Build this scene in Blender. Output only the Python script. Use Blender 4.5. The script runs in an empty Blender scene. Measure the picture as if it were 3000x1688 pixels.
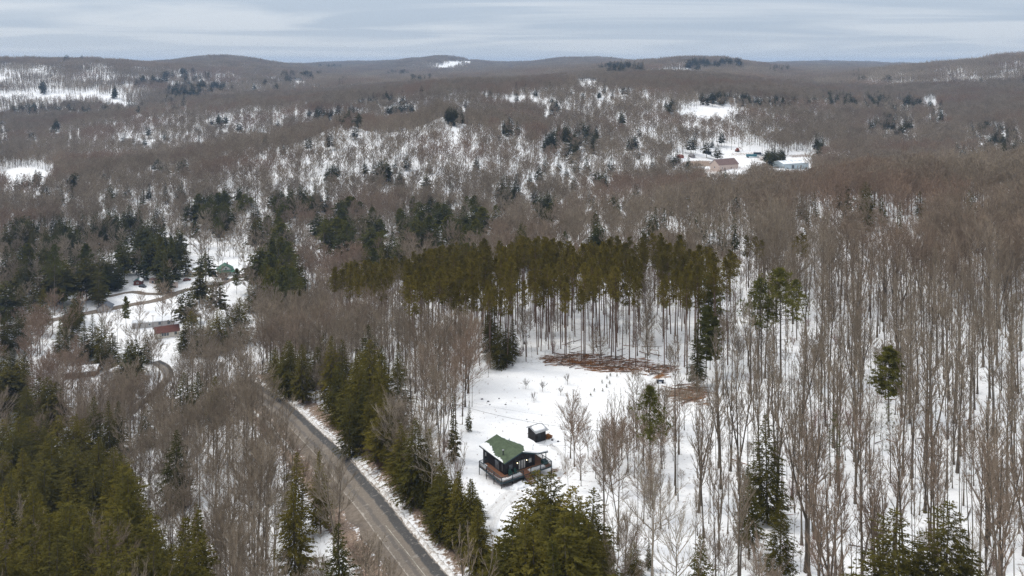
import bpy, bmesh, math, random
import numpy as np
from math import radians, sin, cos, pi

SC = bpy.context.scene
COL = SC.collection

# ------------------------------------------------------------------ camera, sky, sun, exposure
HC = 82.0                      # camera height over the cabin clearing
HOR = 192.0                    # row of the horizon in the 3000 x 1688 photograph
F = 2400.0                     # focal length in pixels of the photograph
cam_d = bpy.data.cameras.new('camera')
cam_d.sensor_width = 36.0
cam_d.lens = 36.0 * F / 3000.0
cam_d.shift_y = -(844.0 - HOR) / 3000.0
cam_d.clip_start = 1.0
cam_d.clip_end = 30000.0
cam = bpy.data.objects.new('camera', cam_d)
cam.location = (0, 0, HC)
cam.rotation_euler = (pi / 2, 0, 0)       # level: the uprights stay upright, as in the photograph
COL.objects.link(cam)
SC.camera = cam

SUN_EL, SUN_AZ = radians(48), radians(-70)     # azimuth measured from +Y towards +X
world = bpy.data.worlds.new('World')
SC.world = world
world.use_nodes = True
wn, wl = world.node_tree.nodes, world.node_tree.links
wn.clear()
w_out = wn.new('ShaderNodeOutputWorld')
w_bg = wn.new('ShaderNodeBackground')
w_bg.inputs['Strength'].default_value = 0.1
w_sky = wn.new('ShaderNodeTexSky')
w_sky.sky_type = 'NISHITA'
w_sky.sun_disc = False
w_sky.sun_elevation = SUN_EL
w_sky.sun_rotation = SUN_AZ
w_tc = wn.new('ShaderNodeTexCoord')
w_sep = wn.new('ShaderNodeSeparateXYZ')
wl.new(w_tc.outputs['Generated'], w_sep.inputs[0])


def wmath(op, a, b=None, clamp=False):
    n = wn.new('ShaderNodeMath')
    n.operation = op
    n.use_clamp = clamp
    for k, v in enumerate((a, b)):
        if v is None:
            continue
        if isinstance(v, (int, float)):
            n.inputs[k].default_value = v
        else:
            wl.new(v, n.inputs[k])
    return n.outputs[0]


def wmix(fac, a, b):
    n = wn.new('ShaderNodeMix')
    n.data_type = 'RGBA'
    for key, v in ((0, fac), (6, a), (7, b)):
        if isinstance(v, (int, float)):
            n.inputs[key].default_value = v
        elif isinstance(v, tuple):
            n.inputs[key].default_value = (*v, 1)
        else:
            wl.new(v, n.inputs[key])
    return n.outputs[2]


zz = wmath('MAXIMUM', w_sep.outputs['Z'], 0.0)
den = wmath('ADD', zz, 0.045)
cx = wmath('DIVIDE', w_sep.outputs['X'], den)
cy = wmath('DIVIDE', w_sep.outputs['Y'], den)
w_cmb = wn.new('ShaderNodeCombineXYZ')
wl.new(wmath('MULTIPLY', cx, 0.15), w_cmb.inputs[0])
wl.new(wmath('MULTIPLY', cy, 0.23), w_cmb.inputs[1])
w_n1 = wn.new('ShaderNodeTexNoise')
w_n1.inputs['Scale'].default_value = 1.35
w_n1.inputs['Detail'].default_value = 6
w_n1.inputs['Roughness'].default_value = 0.52
w_n1.inputs['Distortion'].default_value = 1.1
wl.new(w_cmb.outputs[0], w_n1.inputs['Vector'])
w_r = wn.new('ShaderNodeMapRange')
w_r.interpolation_type = 'SMOOTHSTEP'
w_r.inputs['From Min'].default_value = 0.40
w_r.inputs['From Max'].default_value = 0.62
wl.new(w_n1.outputs['Fac'], w_r.inputs['Value'])
cloud = wmix(w_r.outputs[0], (3.95, 4.7, 5.75), (5.7, 6.2, 6.9))
hz = wmath('SUBTRACT', 1.0, wmath('MULTIPLY', zz, 22.0), True)       # paler towards the horizon
cloud = wmix(wmath('MULTIPLY', wmath('POWER', hz, 1.2), 0.85), cloud, (6.1, 6.5, 6.95))
lift = wmath('MULTIPLY', zz, 1.0)                                    # an overcast sky brightens overhead
cloud = wmix(wmath('MULTIPLY', zz, 1.6, True), cloud, (5.5, 5.6, 5.7))
bright = wn.new('ShaderNodeVectorMath')
bright.operation = 'SCALE'
wl.new(cloud, bright.inputs[0])
wl.new(wmath('ADD', 1.0, wmath('MULTIPLY', lift, 1.5)), bright.inputs['Scale'])
final = wmix(0.9, w_sky.outputs[0], bright.outputs[0])
wl.new(final, w_bg.inputs['Color'])
wl.new(w_bg.outputs[0], w_out.inputs['Surface'])

sun_d = bpy.data.lights.new('sun', 'SUN')
sun_d.energy = 1.5
sun_d.angle = radians(14)
sun_d.color = (1.0, 0.93, 0.82)
sun = bpy.data.objects.new('sun', sun_d)
sun.rotation_euler = (pi / 2 - SUN_EL, 0, -SUN_AZ + pi)
sun.location = (0, 0, 300)
COL.objects.link(sun)

SC.view_settings.view_transform = 'Standard'
SC.view_settings.look = 'None'
SC.view_settings.exposure = 0.15
SC.view_settings.gamma = 1.0
SC.view_settings.use_curve_mapping = False
cy_ = SC.cycles
cy_.max_bounces = 4
cy_.diffuse_bounces = 2
cy_.glossy_bounces = 2
cy_.transmission_bounces = 2
cy_.volume_bounces = 0
cy_.transparent_max_bounces = 4
cy_.caustics_reflective = False
cy_.caustics_refractive = False
cy_.use_denoising = True
cy_.denoiser = 'OPENIMAGEDENOISE'
cy_.denoising_input_passes = 'RGB_ALBEDO_NORMAL'
cy_.denoising_prefilter = 'NONE'        # keeps the twigs crisp
cy_.use_adaptive_sampling = False

# ------------------------------------------------------------------ pixels <-> space (3000 x 1688 photograph)
def ray(px, py):
    return np.array([(px - 1500.0) / F, 1.0, (HOR - py) / F])


def proj(x, y, z):
    y = np.asarray(y, float)
    return 1500 + F * x / y, HOR + F * (HC - np.asarray(z)) / y, y


# ------------------------------------------------------------------ terrain
CTRL = {
    57: [(0, 14.1), (700, 16.2), (1300, 17.8), (1500, 17.8), (2200, 18.9), (3000, 20.7)],
    92: [(0, 0.0), (600, 3.5), (1000, 5.7), (1300, 7.1), (1500, 7.9), (2200, 9.4), (3000, 11.6)],
    135: [(0, -12.7), (500, -9.4), (900, -4.3), (1250, 0.0), (1430, 1.8), (1800, 2.7), (2300, 4.5), (3000, 7.2)],
    178: [(0, -25.5), (400, -21.9), (700, -17.4), (1000, -8.1), (1150, -4.2), (1350, -1.6), (1600, -1.3), (2000, -0.3), (2500, 2.7), (3000, 6.7)],
    227: [(0, -37.5), (400, -33.7), (760, -19.1), (1000, -14.1), (1250, -6.9), (1500, -3.8), (1900, -2.8), (2400, 2.5), (3000, 7.9)],
    276: [(0, -44.1), (400, -42.2), (700, -29.4), (1000, -18.2), (1300, -9.9), (1600, -6.7), (2000, -2.4), (2500, 6.2), (3000, 11.8)],
    346: [(0, -45.8), (350, -44.8), (700, -39.9), (1000, -27.7), (1300, -17.3), (1600, -12.0), (2000, -2.4), (2500, 9.7), (3000, 16.4)],
    424: [(0, -44.6), (400, -43.6), (700, -41.5), (1000, -34.4), (1300, -24.1), (1600, -15.7), (2000, -0.8), (2500, 12.3), (3000, 19.0)],
    500: [(0, -43.2), (400, -41.2), (700, -40.2), (1000, -34.0), (1300, -26.8), (1600, -22.7), (2000, -10.1), (2500, 3.9), (3000, 13.7)],
    620: [(0, -43.1), (400, -43.1), (700, -40.0), (1000, -33.7), (1300, -28.5), (1600, -26.3), (2000, -21.0), (2500, -12.5), (3000, -1.7)],
    739: [(0, -35.1), (300, -33.0), (700, -23.3), (1000, -15.8), (1300, -10.3), (1600, -17.9), (1900, -19.0), (2150, -14.7), (2500, -19.0), (3000, -10.3)],
    857: [(0, -34.1), (400, -29.8), (700, -12.4), (1000, 5.2), (1300, 9.6), (1550, -1.4), (1800, -8.0), (2150, -12.4), (2500, -15.7), (3000, -8.0)],
    951: [(0, -42.6), (400, -38.3), (700, -13.7), (1000, 15.8), (1300, 22.5), (1550, 5.3), (1900, 3.1), (2200, -1.3), (2500, -12.3), (3000, -3.5)],
    1060: [(0, -46.0), (400, -42.0), (700, -40.0), (1000, -30.0), (1300, -20.0), (1600, -2.0), (2000, 10.0), (2300, 2.0), (2600, -8.0), (3000, 2.0)],
    1266: [(0, -38.0), (300, -22.7), (700, -10.3), (1000, 8.9), (1300, 22.1), (1600, 26.799999999999997), (2000, 31.299999999999997), (2300, 23.8), (2600, 3.7), (3000, 12.6)],
    1440: [(0, -31.2), (400, -9.2), (700, 6.3), (1000, 16.1), (1500, 36.7), (2000, 42.5), (2300, 27.1), (2600, 8.5), (3000, 21.9)],
    1620: [(0, -29.2), (400, -15.9), (700, 0.2999999999999998), (1000, 10.0), (1500, 37.4), (2000, 47.8), (2300, 25.5), (2700, 17.5), (3000, 35.5)],
    1920: [(0, 4.1), (300, 4.1), (600, 1.9), (1000, 11.600000000000001), (1500, 31.700000000000003), (2000, 52.1), (2300, 31.1), (2600, 33.4), (3000, 65.3)],
    2280: [(0, 53.0), (300, 47.3), (600, 17.8), (1000, 24.6), (1500, 35.9), (2000, 58.7), (2300, 35.9), (2600, 56.4), (3000, 100.1)],
    2640: [(0, 91.2), (300, 84.3), (550, 64.8), (900, 31.6), (1500, 43.0), (2000, 70.5), (2350, 40.7), (2700, 70.5), (3000, 98.1)],
    3240: [(0, 71.0), (500, 71.0), (900, 41.2), (1500, 50.4), (1980, 98.6), (2120, 96.3), (2350, 48.1), (2700, 59.5), (3000, 71.0)],
    4200: [(0, 71.8), (450, 83.3), (640, 118.0), (850, 71.8), (1100, 51.2), (1300, 60.3), (1600, 71.8), (1750, 83.3), (2000, 71.8), (2400, 60.3), (3000, 71.8)],
    5040: [(0, 72.6), (640, 84.1), (1100, 72.6), (1290, 123.3), (1400, 95.6), (1480, 70.3), (1560, 89.8), (1700, 118.7), (1850, 95.6), (2100, 72.6), (3000, 72.6)],
    7800: [(0, 63.4), (850, 69.2), (1020, 102.6), (1150, 86.4), (1500, 69.2), (2000, 69.2), (2430, 102.6), (2700, 74.9), (3000, 63.4)],
    11400: [(0, 55.0), (750, 55.0), (1500, 55.0), (2250, 55.0), (3000, 55.0)],
}
KT = 3.2
cp, cz = [], []
for D_, row in CTRL.items():
    for px_, z_ in row:
        t_ = (px_ - 1500) / F
        cp.append((t_ * KT, math.log(D_)))
        cz.append(z_)
    for side, z_ in ((-1, row[0][1]), (1, row[-1][1])):
        cp.append((side * 1.05 * KT, math.log(D_)))
        cz.append(z_ + side * 3)
cp, cz = np.array(cp), np.array(cz, float)


def tps(a, b):
    d2 = ((a[:, None, :] - b[None, :, :]) ** 2).sum(-1)
    return 0.5 * d2 * np.log(d2 + 1e-12)


n_ = len(cp)
A_ = np.zeros((n_ + 3, n_ + 3))
A_[:n_, :n_] = tps(cp, cp) + np.eye(n_) * 0.0015
A_[:n_, n_:] = np.c_[np.ones(n_), cp]
A_[n_:, :n_] = A_[:n_, n_:].T
W_ = np.linalg.solve(A_, np.r_[cz, 0, 0, 0])

NT, ND = 521, 470
T0, T1, L0, L1 = -1.1, 1.1, math.log(30.0), math.log(11300.0)
tg = np.linspace(T0, T1, NT)
lg = np.linspace(L0, L1, ND)
TG, LG = np.meshgrid(tg, lg)
pts_ = np.c_[(TG * KT).ravel(), LG.ravel()]
ZG = np.concatenate([tps(c, cp) @ W_[:n_] + np.c_[np.ones(len(c)), c] @ W_[n_:] for c in np.array_split(pts_, 24)])
ZG = ZG.reshape(ND, NT)
YG = np.exp(LG)
XG = TG * YG


def wob(x, y, s, k):
    r = np.random.default_rng(k)
    o = 0
    for i in range(7):
        a, p, q = r.uniform(0, 2 * pi), r.uniform(0, 6.28), r.uniform(.6, 1.7)
        o = o + np.sin((x * cos(a) + y * sin(a)) * q / s * 2 * pi + p)
    return o / 7


amp = np.clip((YG - 200) / 1100, 0, 1)
ZG += wob(XG, YG, 26, 1) * (0.22 + 1.2 * amp) + wob(XG, YG, 130, 2) * 5 * amp + wob(XG, YG, 500, 3) * 12 * np.clip((YG - 2700) / 3600, 0, 1)
ZG += wob(XG, YG, 7, 4) * 0.09 * np.clip((YG - 80) / 60, 0, 1)


def gz(x, y):
    x, y = np.asarray(x, float), np.asarray(y, float)
    fy = np.clip((np.log(np.maximum(y, 30.1)) - L0) / (L1 - L0) * (ND - 1), 0, ND - 1.001)
    fx = np.clip((x / np.maximum(y, 30.1) - T0) / (T1 - T0) * (NT - 1), 0, NT - 1.001)
    i, j = fy.astype(int), fx.astype(int)
    a, b = fy - i, fx - j
    return (ZG[i, j] * (1 - a) * (1 - b) + ZG[i + 1, j] * a * (1 - b) + ZG[i, j + 1] * (1 - a) * b + ZG[i + 1, j + 1] * a * b)


MARCH = np.exp(np.linspace(math.log(60.0), math.log(9500.0), 2600))


def hit(px, py, h=0.0):
    """Where the line of sight through a pixel meets the ground (or the level h above it)."""
    d = ray(px, py)
    s = MARCH / d[1]
    x, z = d[0] * s, HC + d[2] * s
    below = gz(x, MARCH) + h >= z
    if not below.any():
        return None
    k = int(np.argmax(below))
    y = MARCH[k] if k == 0 else 0.5 * (MARCH[k] + MARCH[k - 1])
    return d[0] * y / d[1], y


def inside(px, py, poly):
    px, py = np.asarray(px, float), np.asarray(py, float)
    r = np.zeros(px.shape, bool)
    n = len(poly)
    for i in range(n):
        x0, y0 = poly[i]
        x1, y1 = poly[(i + 1) % n]
        c = ((y0 > py) != (y1 > py)) & (px < (x1 - x0) * (py - y0) / (y1 - y0 + 1e-9) + x0)
        r ^= c
    return r


Q = 3000.0 / 2575.0


def QP(pts):
    return [(a * Q, b * Q) for a, b in pts]


def line_dist(x, y, line):
    x, y = np.asarray(x, float), np.asarray(y, float)
    best = np.full(x.shape, 1e9)
    side = np.zeros(x.shape)
    for (x0, y0), (x1, y1) in zip(line[:-1], line[1:]):
        dx, dy = x1 - x0, y1 - y0
        l2 = dx * dx + dy * dy
        t = np.clip(((x - x0) * dx + (y - y0) * dy) / l2, 0, 1)
        d = np.hypot(x - x0 - t * dx, y - y0 - t * dy)
        s = np.sign((x - x0) * dy - (y - y0) * dx)
        m = d < best
        best = np.where(m, d, best)
        side = np.where(m, s, side)
    return best, side


def world_line(pp, step=3.0):
    w = [hit(*p) for p in pp]
    w = [p for p in w if p]
    out = []
    for i in range(len(w) - 1):
        p0, p1, p2, p3 = w[max(i - 1, 0)], w[i], w[i + 1], w[min(i + 2, len(w) - 1)]
        n = max(2, int(math.hypot(p2[0] - p1[0], p2[1] - p1[1]) / step))
        for k in range(n):
            t = k / n
            out.append(tuple(0.5 * (2 * p1[c] + (p2[c] - p0[c]) * t + (2 * p0[c] - 5 * p1[c] + 4 * p2[c] - p3[c]) * t * t
                                    + (3 * p1[c] - p0[c] - 3 * p2[c] + p3[c]) * t ** 3) for c in (0, 1)))
    out.append(w[-1])
    return out


CLEARING = QP([(1225, 1420), (1205, 1300), (1178, 1230), (1160, 1180), (1158, 1110), (1196, 1065), (1190, 1015), (1232, 950), (1290, 918),
               (1370, 905), (1500, 925), (1640, 945), (1720, 950), (1735, 985), (1700, 1010), (1620, 1060), (1560, 1080), (1490, 1090), (1420, 1130),
               (1405, 1200), (1340, 1225), (1300, 1290), (1265, 1380), (1235, 1440)])
MAIN_ROAD = world_line([(1390, 1860), (1320, 1770), (1252, 1688), (1186, 1603), (1116, 1514), (1039, 1421), (963, 1328), (881, 1246), (815, 1188), (757, 1149),
                        (715, 1124)])
VALLEY_ROAD = world_line([(-120, 985), (0, 962), (140, 940), (250, 920), (390, 893), (466, 878), (545, 850), (640, 834), (700, 812), (745, 796)])
SIDE_LANE = world_line([(380, 1215), (412, 1185), (440, 1165), (474, 1130), (492, 1105), (486, 1080), (455, 1060)])
UPPER_LANE = world_line([(250, 880), (320, 868), (388, 856), (450, 862), (530, 856)])


# ------------------------------------------------------------------ materials
def new_mat(name, rough=0.85, spec=0.2):
    m = bpy.data.materials.new(name)
    m.use_nodes = True
    nt = m.node_tree
    b = nt.nodes['Principled BSDF']
    b.inputs['Roughness'].default_value = rough
    b.inputs['Specular IOR Level'].default_value = spec
    return m, nt, b


class NB:
    def __init__(self, nt):
        self.nt = nt

    def node(self, t, **kw):
        n = self.nt.nodes.new(t)
        for k, v in kw.items():
            if k in n.inputs:
                n.inputs[k].default_value = v
            else:
                setattr(n, k, v)
        return n

    def link(self, a, b):
        self.nt.links.new(a, b)

    def noise(self, vec, scale, detail=3, rough=0.5):
        n = self.node('ShaderNodeTexNoise')
        n.inputs['Scale'].default_value = scale
        n.inputs['Detail'].default_value = detail
        n.inputs['Roughness'].default_value = rough
        self.link(vec, n.inputs['Vector'])
        return n.outputs['Fac']

    def ramp(self, fac, lo, hi):
        n = self.node('ShaderNodeMapRange')
        n.interpolation_type = 'SMOOTHSTEP'
        n.inputs['From Min'].default_value = lo
        n.inputs['From Max'].default_value = hi
        self.link(fac, n.inputs['Value'])
        return n.outputs[0]

    def mix(self, fac, a, b, blend='MIX'):
        n = self.node('ShaderNodeMix')
        n.data_type = 'RGBA'
        n.blend_type = blend
        for k, v in ((0, fac), (6, a), (7, b)):
            if isinstance(v, (int, float)):
                n.inputs[k].default_value = v
            elif isinstance(v, tuple):
                n.inputs[k].default_value = (*v[:3], 1)
            else:
                self.link(v, n.inputs[k])
        return n.outputs[2]

    def math(self, op, a, b=0.0, clamp=False):
        n = self.node('ShaderNodeMath')
        n.operation = op
        n.use_clamp = clamp
        for k, v in ((0, a), (1, b)):
            if isinstance(v, (int, float)):
                n.inputs[k].default_value = v
            else:
                self.link(v, n.inputs[k])
        return n.outputs[0]


def plain(name, col, rough=0.8, spec=0.2, var=0.18, scale=3.0, metal=0.0):
    m, nt, b = new_mat(name, rough, spec)
    nb = NB(nt)
    tc = nb.node('ShaderNodeTexCoord')
    n = nb.noise(tc.outputs['Object'], scale, 4, 0.6)
    dark = tuple(c * (1 - var) for c in col)
    lite = tuple(min(1, c * (1 + var)) for c in col)
    nb.link(nb.mix(nb.ramp(n, .3, .7), dark, lite), b.inputs['Base Color'])
    b.inputs['Metallic'].default_value = metal
    return m


def tree_mat(name, c1, c2, c3=None, local=1.2, zone=0.012):
    """Colour varies within a crown, from tree to tree and from stand to stand."""
    m, nt, b = new_mat(name, 0.95, 0.0)
    nb = NB(nt)
    oi = nb.node('ShaderNodeObjectInfo')
    tc = nb.node('ShaderNodeTexCoord')
    col = nb.mix(oi.outputs['Random'], c1, c2)
    if c3:
        z = nb.noise(oi.outputs['Location'], zone, 3, 0.6)
        col = nb.mix(nb.math('MULTIPLY', nb.ramp(z, .48, .66), 0.85), col, c3)
    n = nb.noise(tc.outputs['Object'], local, 3, 0.6)
    k = nb.node('ShaderNodeMapRange')
    k.inputs['From Min'].default_value = 0.3
    k.inputs['From Max'].default_value = 0.7
    k.inputs['To Min'].default_value = 0.68
    k.inputs['To Max'].default_value = 1.32
    nb.link(n, k.inputs['Value'])
    g = nb.node('ShaderNodeVectorMath', operation='SCALE')
    nb.link(col, g.inputs[0])
    nb.link(k.outputs[0], g.inputs['Scale'])
    nb.link(g.outputs[0], b.inputs['Base Color'])
    return m


M = {}
M['bark'] = tree_mat('bark', (.092, .076, .060), (.172, .146, .118), (.125, .098, .078), 0.8)
M['twig'] = tree_mat('twig', (.218, .175, .130), (.322, .266, .203), (.272, .190, .140), 0.5, 0.009)
M['pale_twig'] = tree_mat('pale_twig', (.33, .285, .225), (.42, .36, .29), None, 0.5)
M['pine_bark'] = tree_mat('pine_bark', (.125, .082, .062), (.19, .128, .098), None, 0.8)
M['hemlock'] = tree_mat('hemlock_needles', (.052, .050, .013), (.120, .098, .018), (.070, .062, .017), 0.55, .03)
M['spruce'] = tree_mat('spruce_needles', (.042, .047, .017), (.074, .069, .019), (.076, .062, .015), 0.6, .02)
M['red_pine'] = tree_mat('red_pine_needles', (.112, .090, .019), (.180, .140, .027), None, 0.7)
M['white_pine'] = tree_mat('white_pine_needles', (.085, .088, .022), (.140, .130, .026), None, 0.7)
M['shrub'] = tree_mat('shrub_twig', (.25, .17, .145), (.30, .22, .18), (.30, .155, .13), 0.9, .03)

# snow-covered ground with leaf litter where the snow has gone
m, nt, b = new_mat('snow_ground', 0.75, 0.25)
nb = NB(nt)
geo = nb.node('ShaderNodeNewGeometry')
pos = geo.outputs['Position']
att = nb.node('ShaderNodeAttribute', attribute_name='litter')
red = nb.node('ShaderNodeAttribute', attribute_name='slash')
wood = nb.node('ShaderNodeAttribute', attribute_name='wooded')
big = nb.noise(pos, 0.05, 4, 0.6)
fine = nb.noise(pos, 1.1, 5, 0.65)
grit = nb.noise(pos, 3.3, 3, 0.6)
snow = nb.mix(nb.ramp(big, .3, .7), (.83, .845, .875), (.89, .90, .92))
snow = nb.mix(nb.math('MULTIPLY', nb.ramp(fine, .35, .75), .35), snow, (.78, .80, .84))
spots = nb.math('MULTIPLY', nb.ramp(fine, .57, .69), nb.math('MULTIPLY', wood.outputs['Fac'], 0.75))
leaf = nb.mix(nb.ramp(grit, .3, .7), (.10, .07, .05), (.26, .19, .14))
col = nb.mix(spots, snow, leaf)
cover = nb.ramp(nb.math('ADD', att.outputs['Fac'], nb.math('MULTIPLY', nb.math('SUBTRACT', fine, .5), 1.5)), .42, .62)
col = nb.mix(cover, col, nb.mix(nb.ramp(grit, .3, .7), (.15, .10, .075), (.33, .25, .19)))
mp = nb.node('ShaderNodeMapping')
mp.inputs['Rotation'].default_value = (0, 0, -.2)
mp.inputs['Scale'].default_value = (.28, 1.0, 1.0)
nb.link(pos, mp.inputs['Vector'])
streak = nb.noise(mp.outputs[0], .85, 4, .65)
rcover = nb.ramp(nb.math('ADD', red.outputs['Fac'], nb.math('MULTIPLY', nb.math('SUBTRACT', streak, .5), 3.4)), .62, .74)
col = nb.mix(rcover, col, nb.mix(nb.ramp(grit, .3, .7), (.12, .055, .022), (.30, .145, .055)))
nb.link(col, b.inputs['Base Color'])
bmp = nb.node('ShaderNodeBump')
bmp.inputs['Strength'].default_value = 0.8
bmp.inputs['Distance'].default_value = 0.5
drift = nb.noise(pos, 0.22, 4, .55)
nb.link(nb.math('ADD', nb.math('MULTIPLY', drift, 1.6), nb.math('MULTIPLY', fine, .5)), bmp.inputs['Height'])
nb.link(bmp.outputs[0], b.inputs['Normal'])
M['ground'] = m

# plain snow lying on roofs, decks, banks
m, nt, b = new_mat('snow', 0.7, 0.25)
nb = NB(nt)
tc = nb.node('ShaderNodeTexCoord')
n1 = nb.noise(tc.outputs['Object'], 2.2, 4, .6)
nb.link(nb.mix(nb.ramp(n1, .3, .7), (.80, .82, .86), (.88, .895, .915)), b.inputs['Base Color'])
bmp = nb.node('ShaderNodeBump')
bmp.inputs['Strength'].default_value = 0.4
bmp.inputs['Distance'].default_value = 0.1
nb.link(n1, bmp.inputs['Height'])
nb.link(bmp.outputs[0], b.inputs['Normal'])
M['snow'] = m

m, nt, b = new_mat('dirty_snow', 0.8, 0.2)
nb = NB(nt)
geo = nb.node('ShaderNodeNewGeometry')
n1 = nb.noise(geo.outputs['Position'], 1.3, 5, .65)
nb.link(nb.mix(nb.ramp(n1, .38, .66), (.80, .80, .80), (.40, .35, .31)), b.inputs['Base Color'])
M['dirty_snow'] = m

m, nt, b = new_mat('trodden_snow', 0.8, 0.2)
nb = NB(nt)
geo = nb.node('ShaderNodeNewGeometry')
n1 = nb.noise(geo.outputs['Position'], 1.6, 4, .65)
n2 = nb.noise(geo.outputs['Position'], 5.0, 3, .6)
uv = nb.node('ShaderNodeUVMap')
sp = nb.node('ShaderNodeSeparateXYZ')
nb.link(uv.outputs[0], sp.inputs[0])
w1 = nb.math('ADD', sp.outputs['X'], nb.math('MULTIPLY', nb.math('SUBTRACT', n1, .5), .3))
rut = nb.math('ADD', nb.math('MULTIPLY', nb.ramp(w1, .16, .22), nb.math('SUBTRACT', 1.0, nb.ramp(w1, .30, .36))), nb.math('MULTIPLY', nb.ramp(w1, .64, .70), nb.math('SUBTRACT', 1.0, nb.ramp(w1, .78, .84))))
col = nb.mix(nb.ramp(n1, .3, .7), (.76, .76, .77), (.85, .86, .88))
col = nb.mix(nb.math('MULTIPLY', rut, .15), col, (.58, .54, .50))
col = nb.mix(nb.math('MULTIPLY', nb.ramp(n2, .6, .68), .5), col, (.36, .29, .23))
nb.link(col, b.inputs['Base Color'])
bmp = nb.node('ShaderNodeBump')
bmp.inputs['Strength'].default_value = 0.9
bmp.inputs['Distance'].default_value = 0.3
nb.link(nb.math('SUBTRACT', n2, nb.math('MULTIPLY', rut, .3)), bmp.inputs['Height'])
nb.link(bmp.outputs[0], b.inputs['Normal'])
M['trodden'] = m

# asphalt: darker wet wheel lane, salt-stained and sanded elsewhere; U runs across the road
m, nt, b = new_mat('asphalt', 0.7, 0.3)
nb = NB(nt)
uv = nb.node('ShaderNodeUVMap')
sp = nb.node('ShaderNodeSeparateXYZ')
nb.link(uv.outputs[0], sp.inputs[0])
geo = nb.node('ShaderNodeNewGeometry')
n1 = nb.noise(geo.outputs['Position'], 0.45, 5, .65)
n2 = nb.noise(geo.outputs['Position'], 4.0, 4, .6)
uu = nb.math('ADD', sp.outputs['X'], nb.math('MULTIPLY', nb.math('SUBTRACT', n1, .5), .22))
dry = nb.mix(nb.ramp(n2, .3, .7), (.15, .126, .103), (.22, .188, .155))
wet = nb.mix(nb.ramp(n2, .3, .7), (.050, .049, .050), (.085, .082, .080))
lane = nb.math('MULTIPLY', nb.ramp(uu, .60, .68), nb.math('SUBTRACT', 1.0, nb.ramp(uu, .93, .99)))
trk = nb.math('MULTIPLY', nb.ramp(uu, .20, .26), nb.math('SUBTRACT', 1.0, nb.ramp(uu, .33, .40)))
col = nb.mix(lane, dry, wet)
col = nb.mix(nb.math('MULTIPLY', trk, .65), col, (.10, .09, .085))
n3 = nb.noise(geo.outputs['Position'], .9, 5, .7)
col = nb.mix(nb.math('MULTIPLY', nb.ramp(n3, .56, .66), .6), col, (.34, .31, .28))
edge = nb.ramp(nb.math('ADD', nb.math('ABSOLUTE', nb.math('SUBTRACT', sp.outputs['X'], .5)), nb.math('MULTIPLY', nb.math('SUBTRACT', n3, .5), .25)), .44, .50)
col = nb.mix(nb.math('MULTIPLY', edge, .8), col, (.42, .38, .34))
nb.link(col, b.inputs['Base Color'])
M['asphalt'] = m
M['road_dirt'] = plain('road_grit', (.185, .155, .128), .9, .1, .22, 1.2)
M['line'] = plain('road_paint', (.36, .34, .30), .7, .2, .5, 1.2)

M['dark_siding'] = plain('dark_siding', (.022, .020, .022), .75, .2, .3, 2)
M['black_trim'] = plain('black_trim', (.018, .022, .026), .6, .3, .2, 4)
M['teal_trim'] = plain('teal_trim', (.020, .045, .055), .6, .3, .2, 4)
M['green_roof'] = plain('green_roof', (.078, .106, .064), .8, .2, .2, 1.1)
M['deck'] = plain('deck_wood', (.20, .095, .055), .7, .2, .3, 3)
M['glass'] = plain('window_glass', (.10, .115, .13), .12, .6, .15, 2)
M['pale_pane'] = plain('pale_glass', (.36, .36, .36), .3, .5, .1, 2)  # nearly even grey panes, paler than the window glass
M['white_trim'] = plain('white_trim', (.72, .72, .70), .6, .3, .08, 3)
M['metal'] = plain('grey_metal', (.30, .31, .33), .45, .5, .15, 3, .6)
M['dark_metal'] = plain('dark_metal', (.05, .05, .055), .5, .4, .2, 3, .4)
M['chair_green'] = plain('chair_green', (.022, .075, .060), .6, .3, .15, 5)
M['log'] = plain('log_bark', (.19, .125, .095), .9, .1, .4, 3)
M['dead_log'] = plain('weathered_log', (.14, .115, .10), .9, .1, .4, 3)
M['red_log'] = plain('peeled_log', (.21, .095, .038), .9, .1, .4, 3)
M['rock'] = plain('rock', (.10, .10, .11), .9, .1, .35, 2)
M['tan_wall'] = plain('tan_wall', (.47, .40, .30), .8, .2, .08, 1)
M['cream_wall'] = plain('cream_wall', (.60, .55, .48), .8, .2, .08, 1)
M['grey_wall'] = plain('grey_wall', (.42, .40, .39), .8, .2, .10, 1)
M['pink_wall'] = plain('pinkish_wall', (.52, .42, .37), .8, .2, .08, 1)
M['teal_wall'] = plain('teal_wall', (.07, .15, .15), .8, .2, .1, 1)
M['white_wall'] = plain('white_wall', (.66, .66, .65), .8, .2, .08, 1)
M['brown_wall'] = plain('brown_wall', (.16, .10, .075), .8, .2, .2, 1)
M['red_wall'] = plain('red_wall', (.13, .045, .036), .8, .2, .15, 1)
M['red_roof'] = plain('red_roof', (.125, .050, .040), .8, .3, .12, 1)
M['brown_roof'] = plain('brown_roof', (.17, .115, .105), .8, .2, .15, .6)
M['grey_roof'] = plain('grey_roof', (.21, .20, .205), .8, .2, .2, .6)
M['teal_green_roof'] = plain('teal_green_roof', (.035, .120, .078), .6, .4, .1, 1)
M['steel_roof'] = plain('steel_roof', (.52, .57, .62), .5, .4, .12, .3)
M['steel_wall'] = plain('steel_wall', (.42, .50, .55), .5, .4, .1, .3)
M['tyre'] = plain('tyre_rubber', (.03, .03, .032), .8, .2, .2, 4)
M['blue_paint'] = plain('blue_paint', (.06, .10, .18), .4, .5, .1, 3)
M['dark_paint'] = plain('dark_paint', (.03, .04, .06), .3, .5, .1, 3)
M['white_paint'] = plain('white_paint', (.70, .71, .72), .3, .5, .05, 3)
M['teal_paint'] = plain('teal_paint', (.03, .14, .18), .4, .5, .2, 1)
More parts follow.
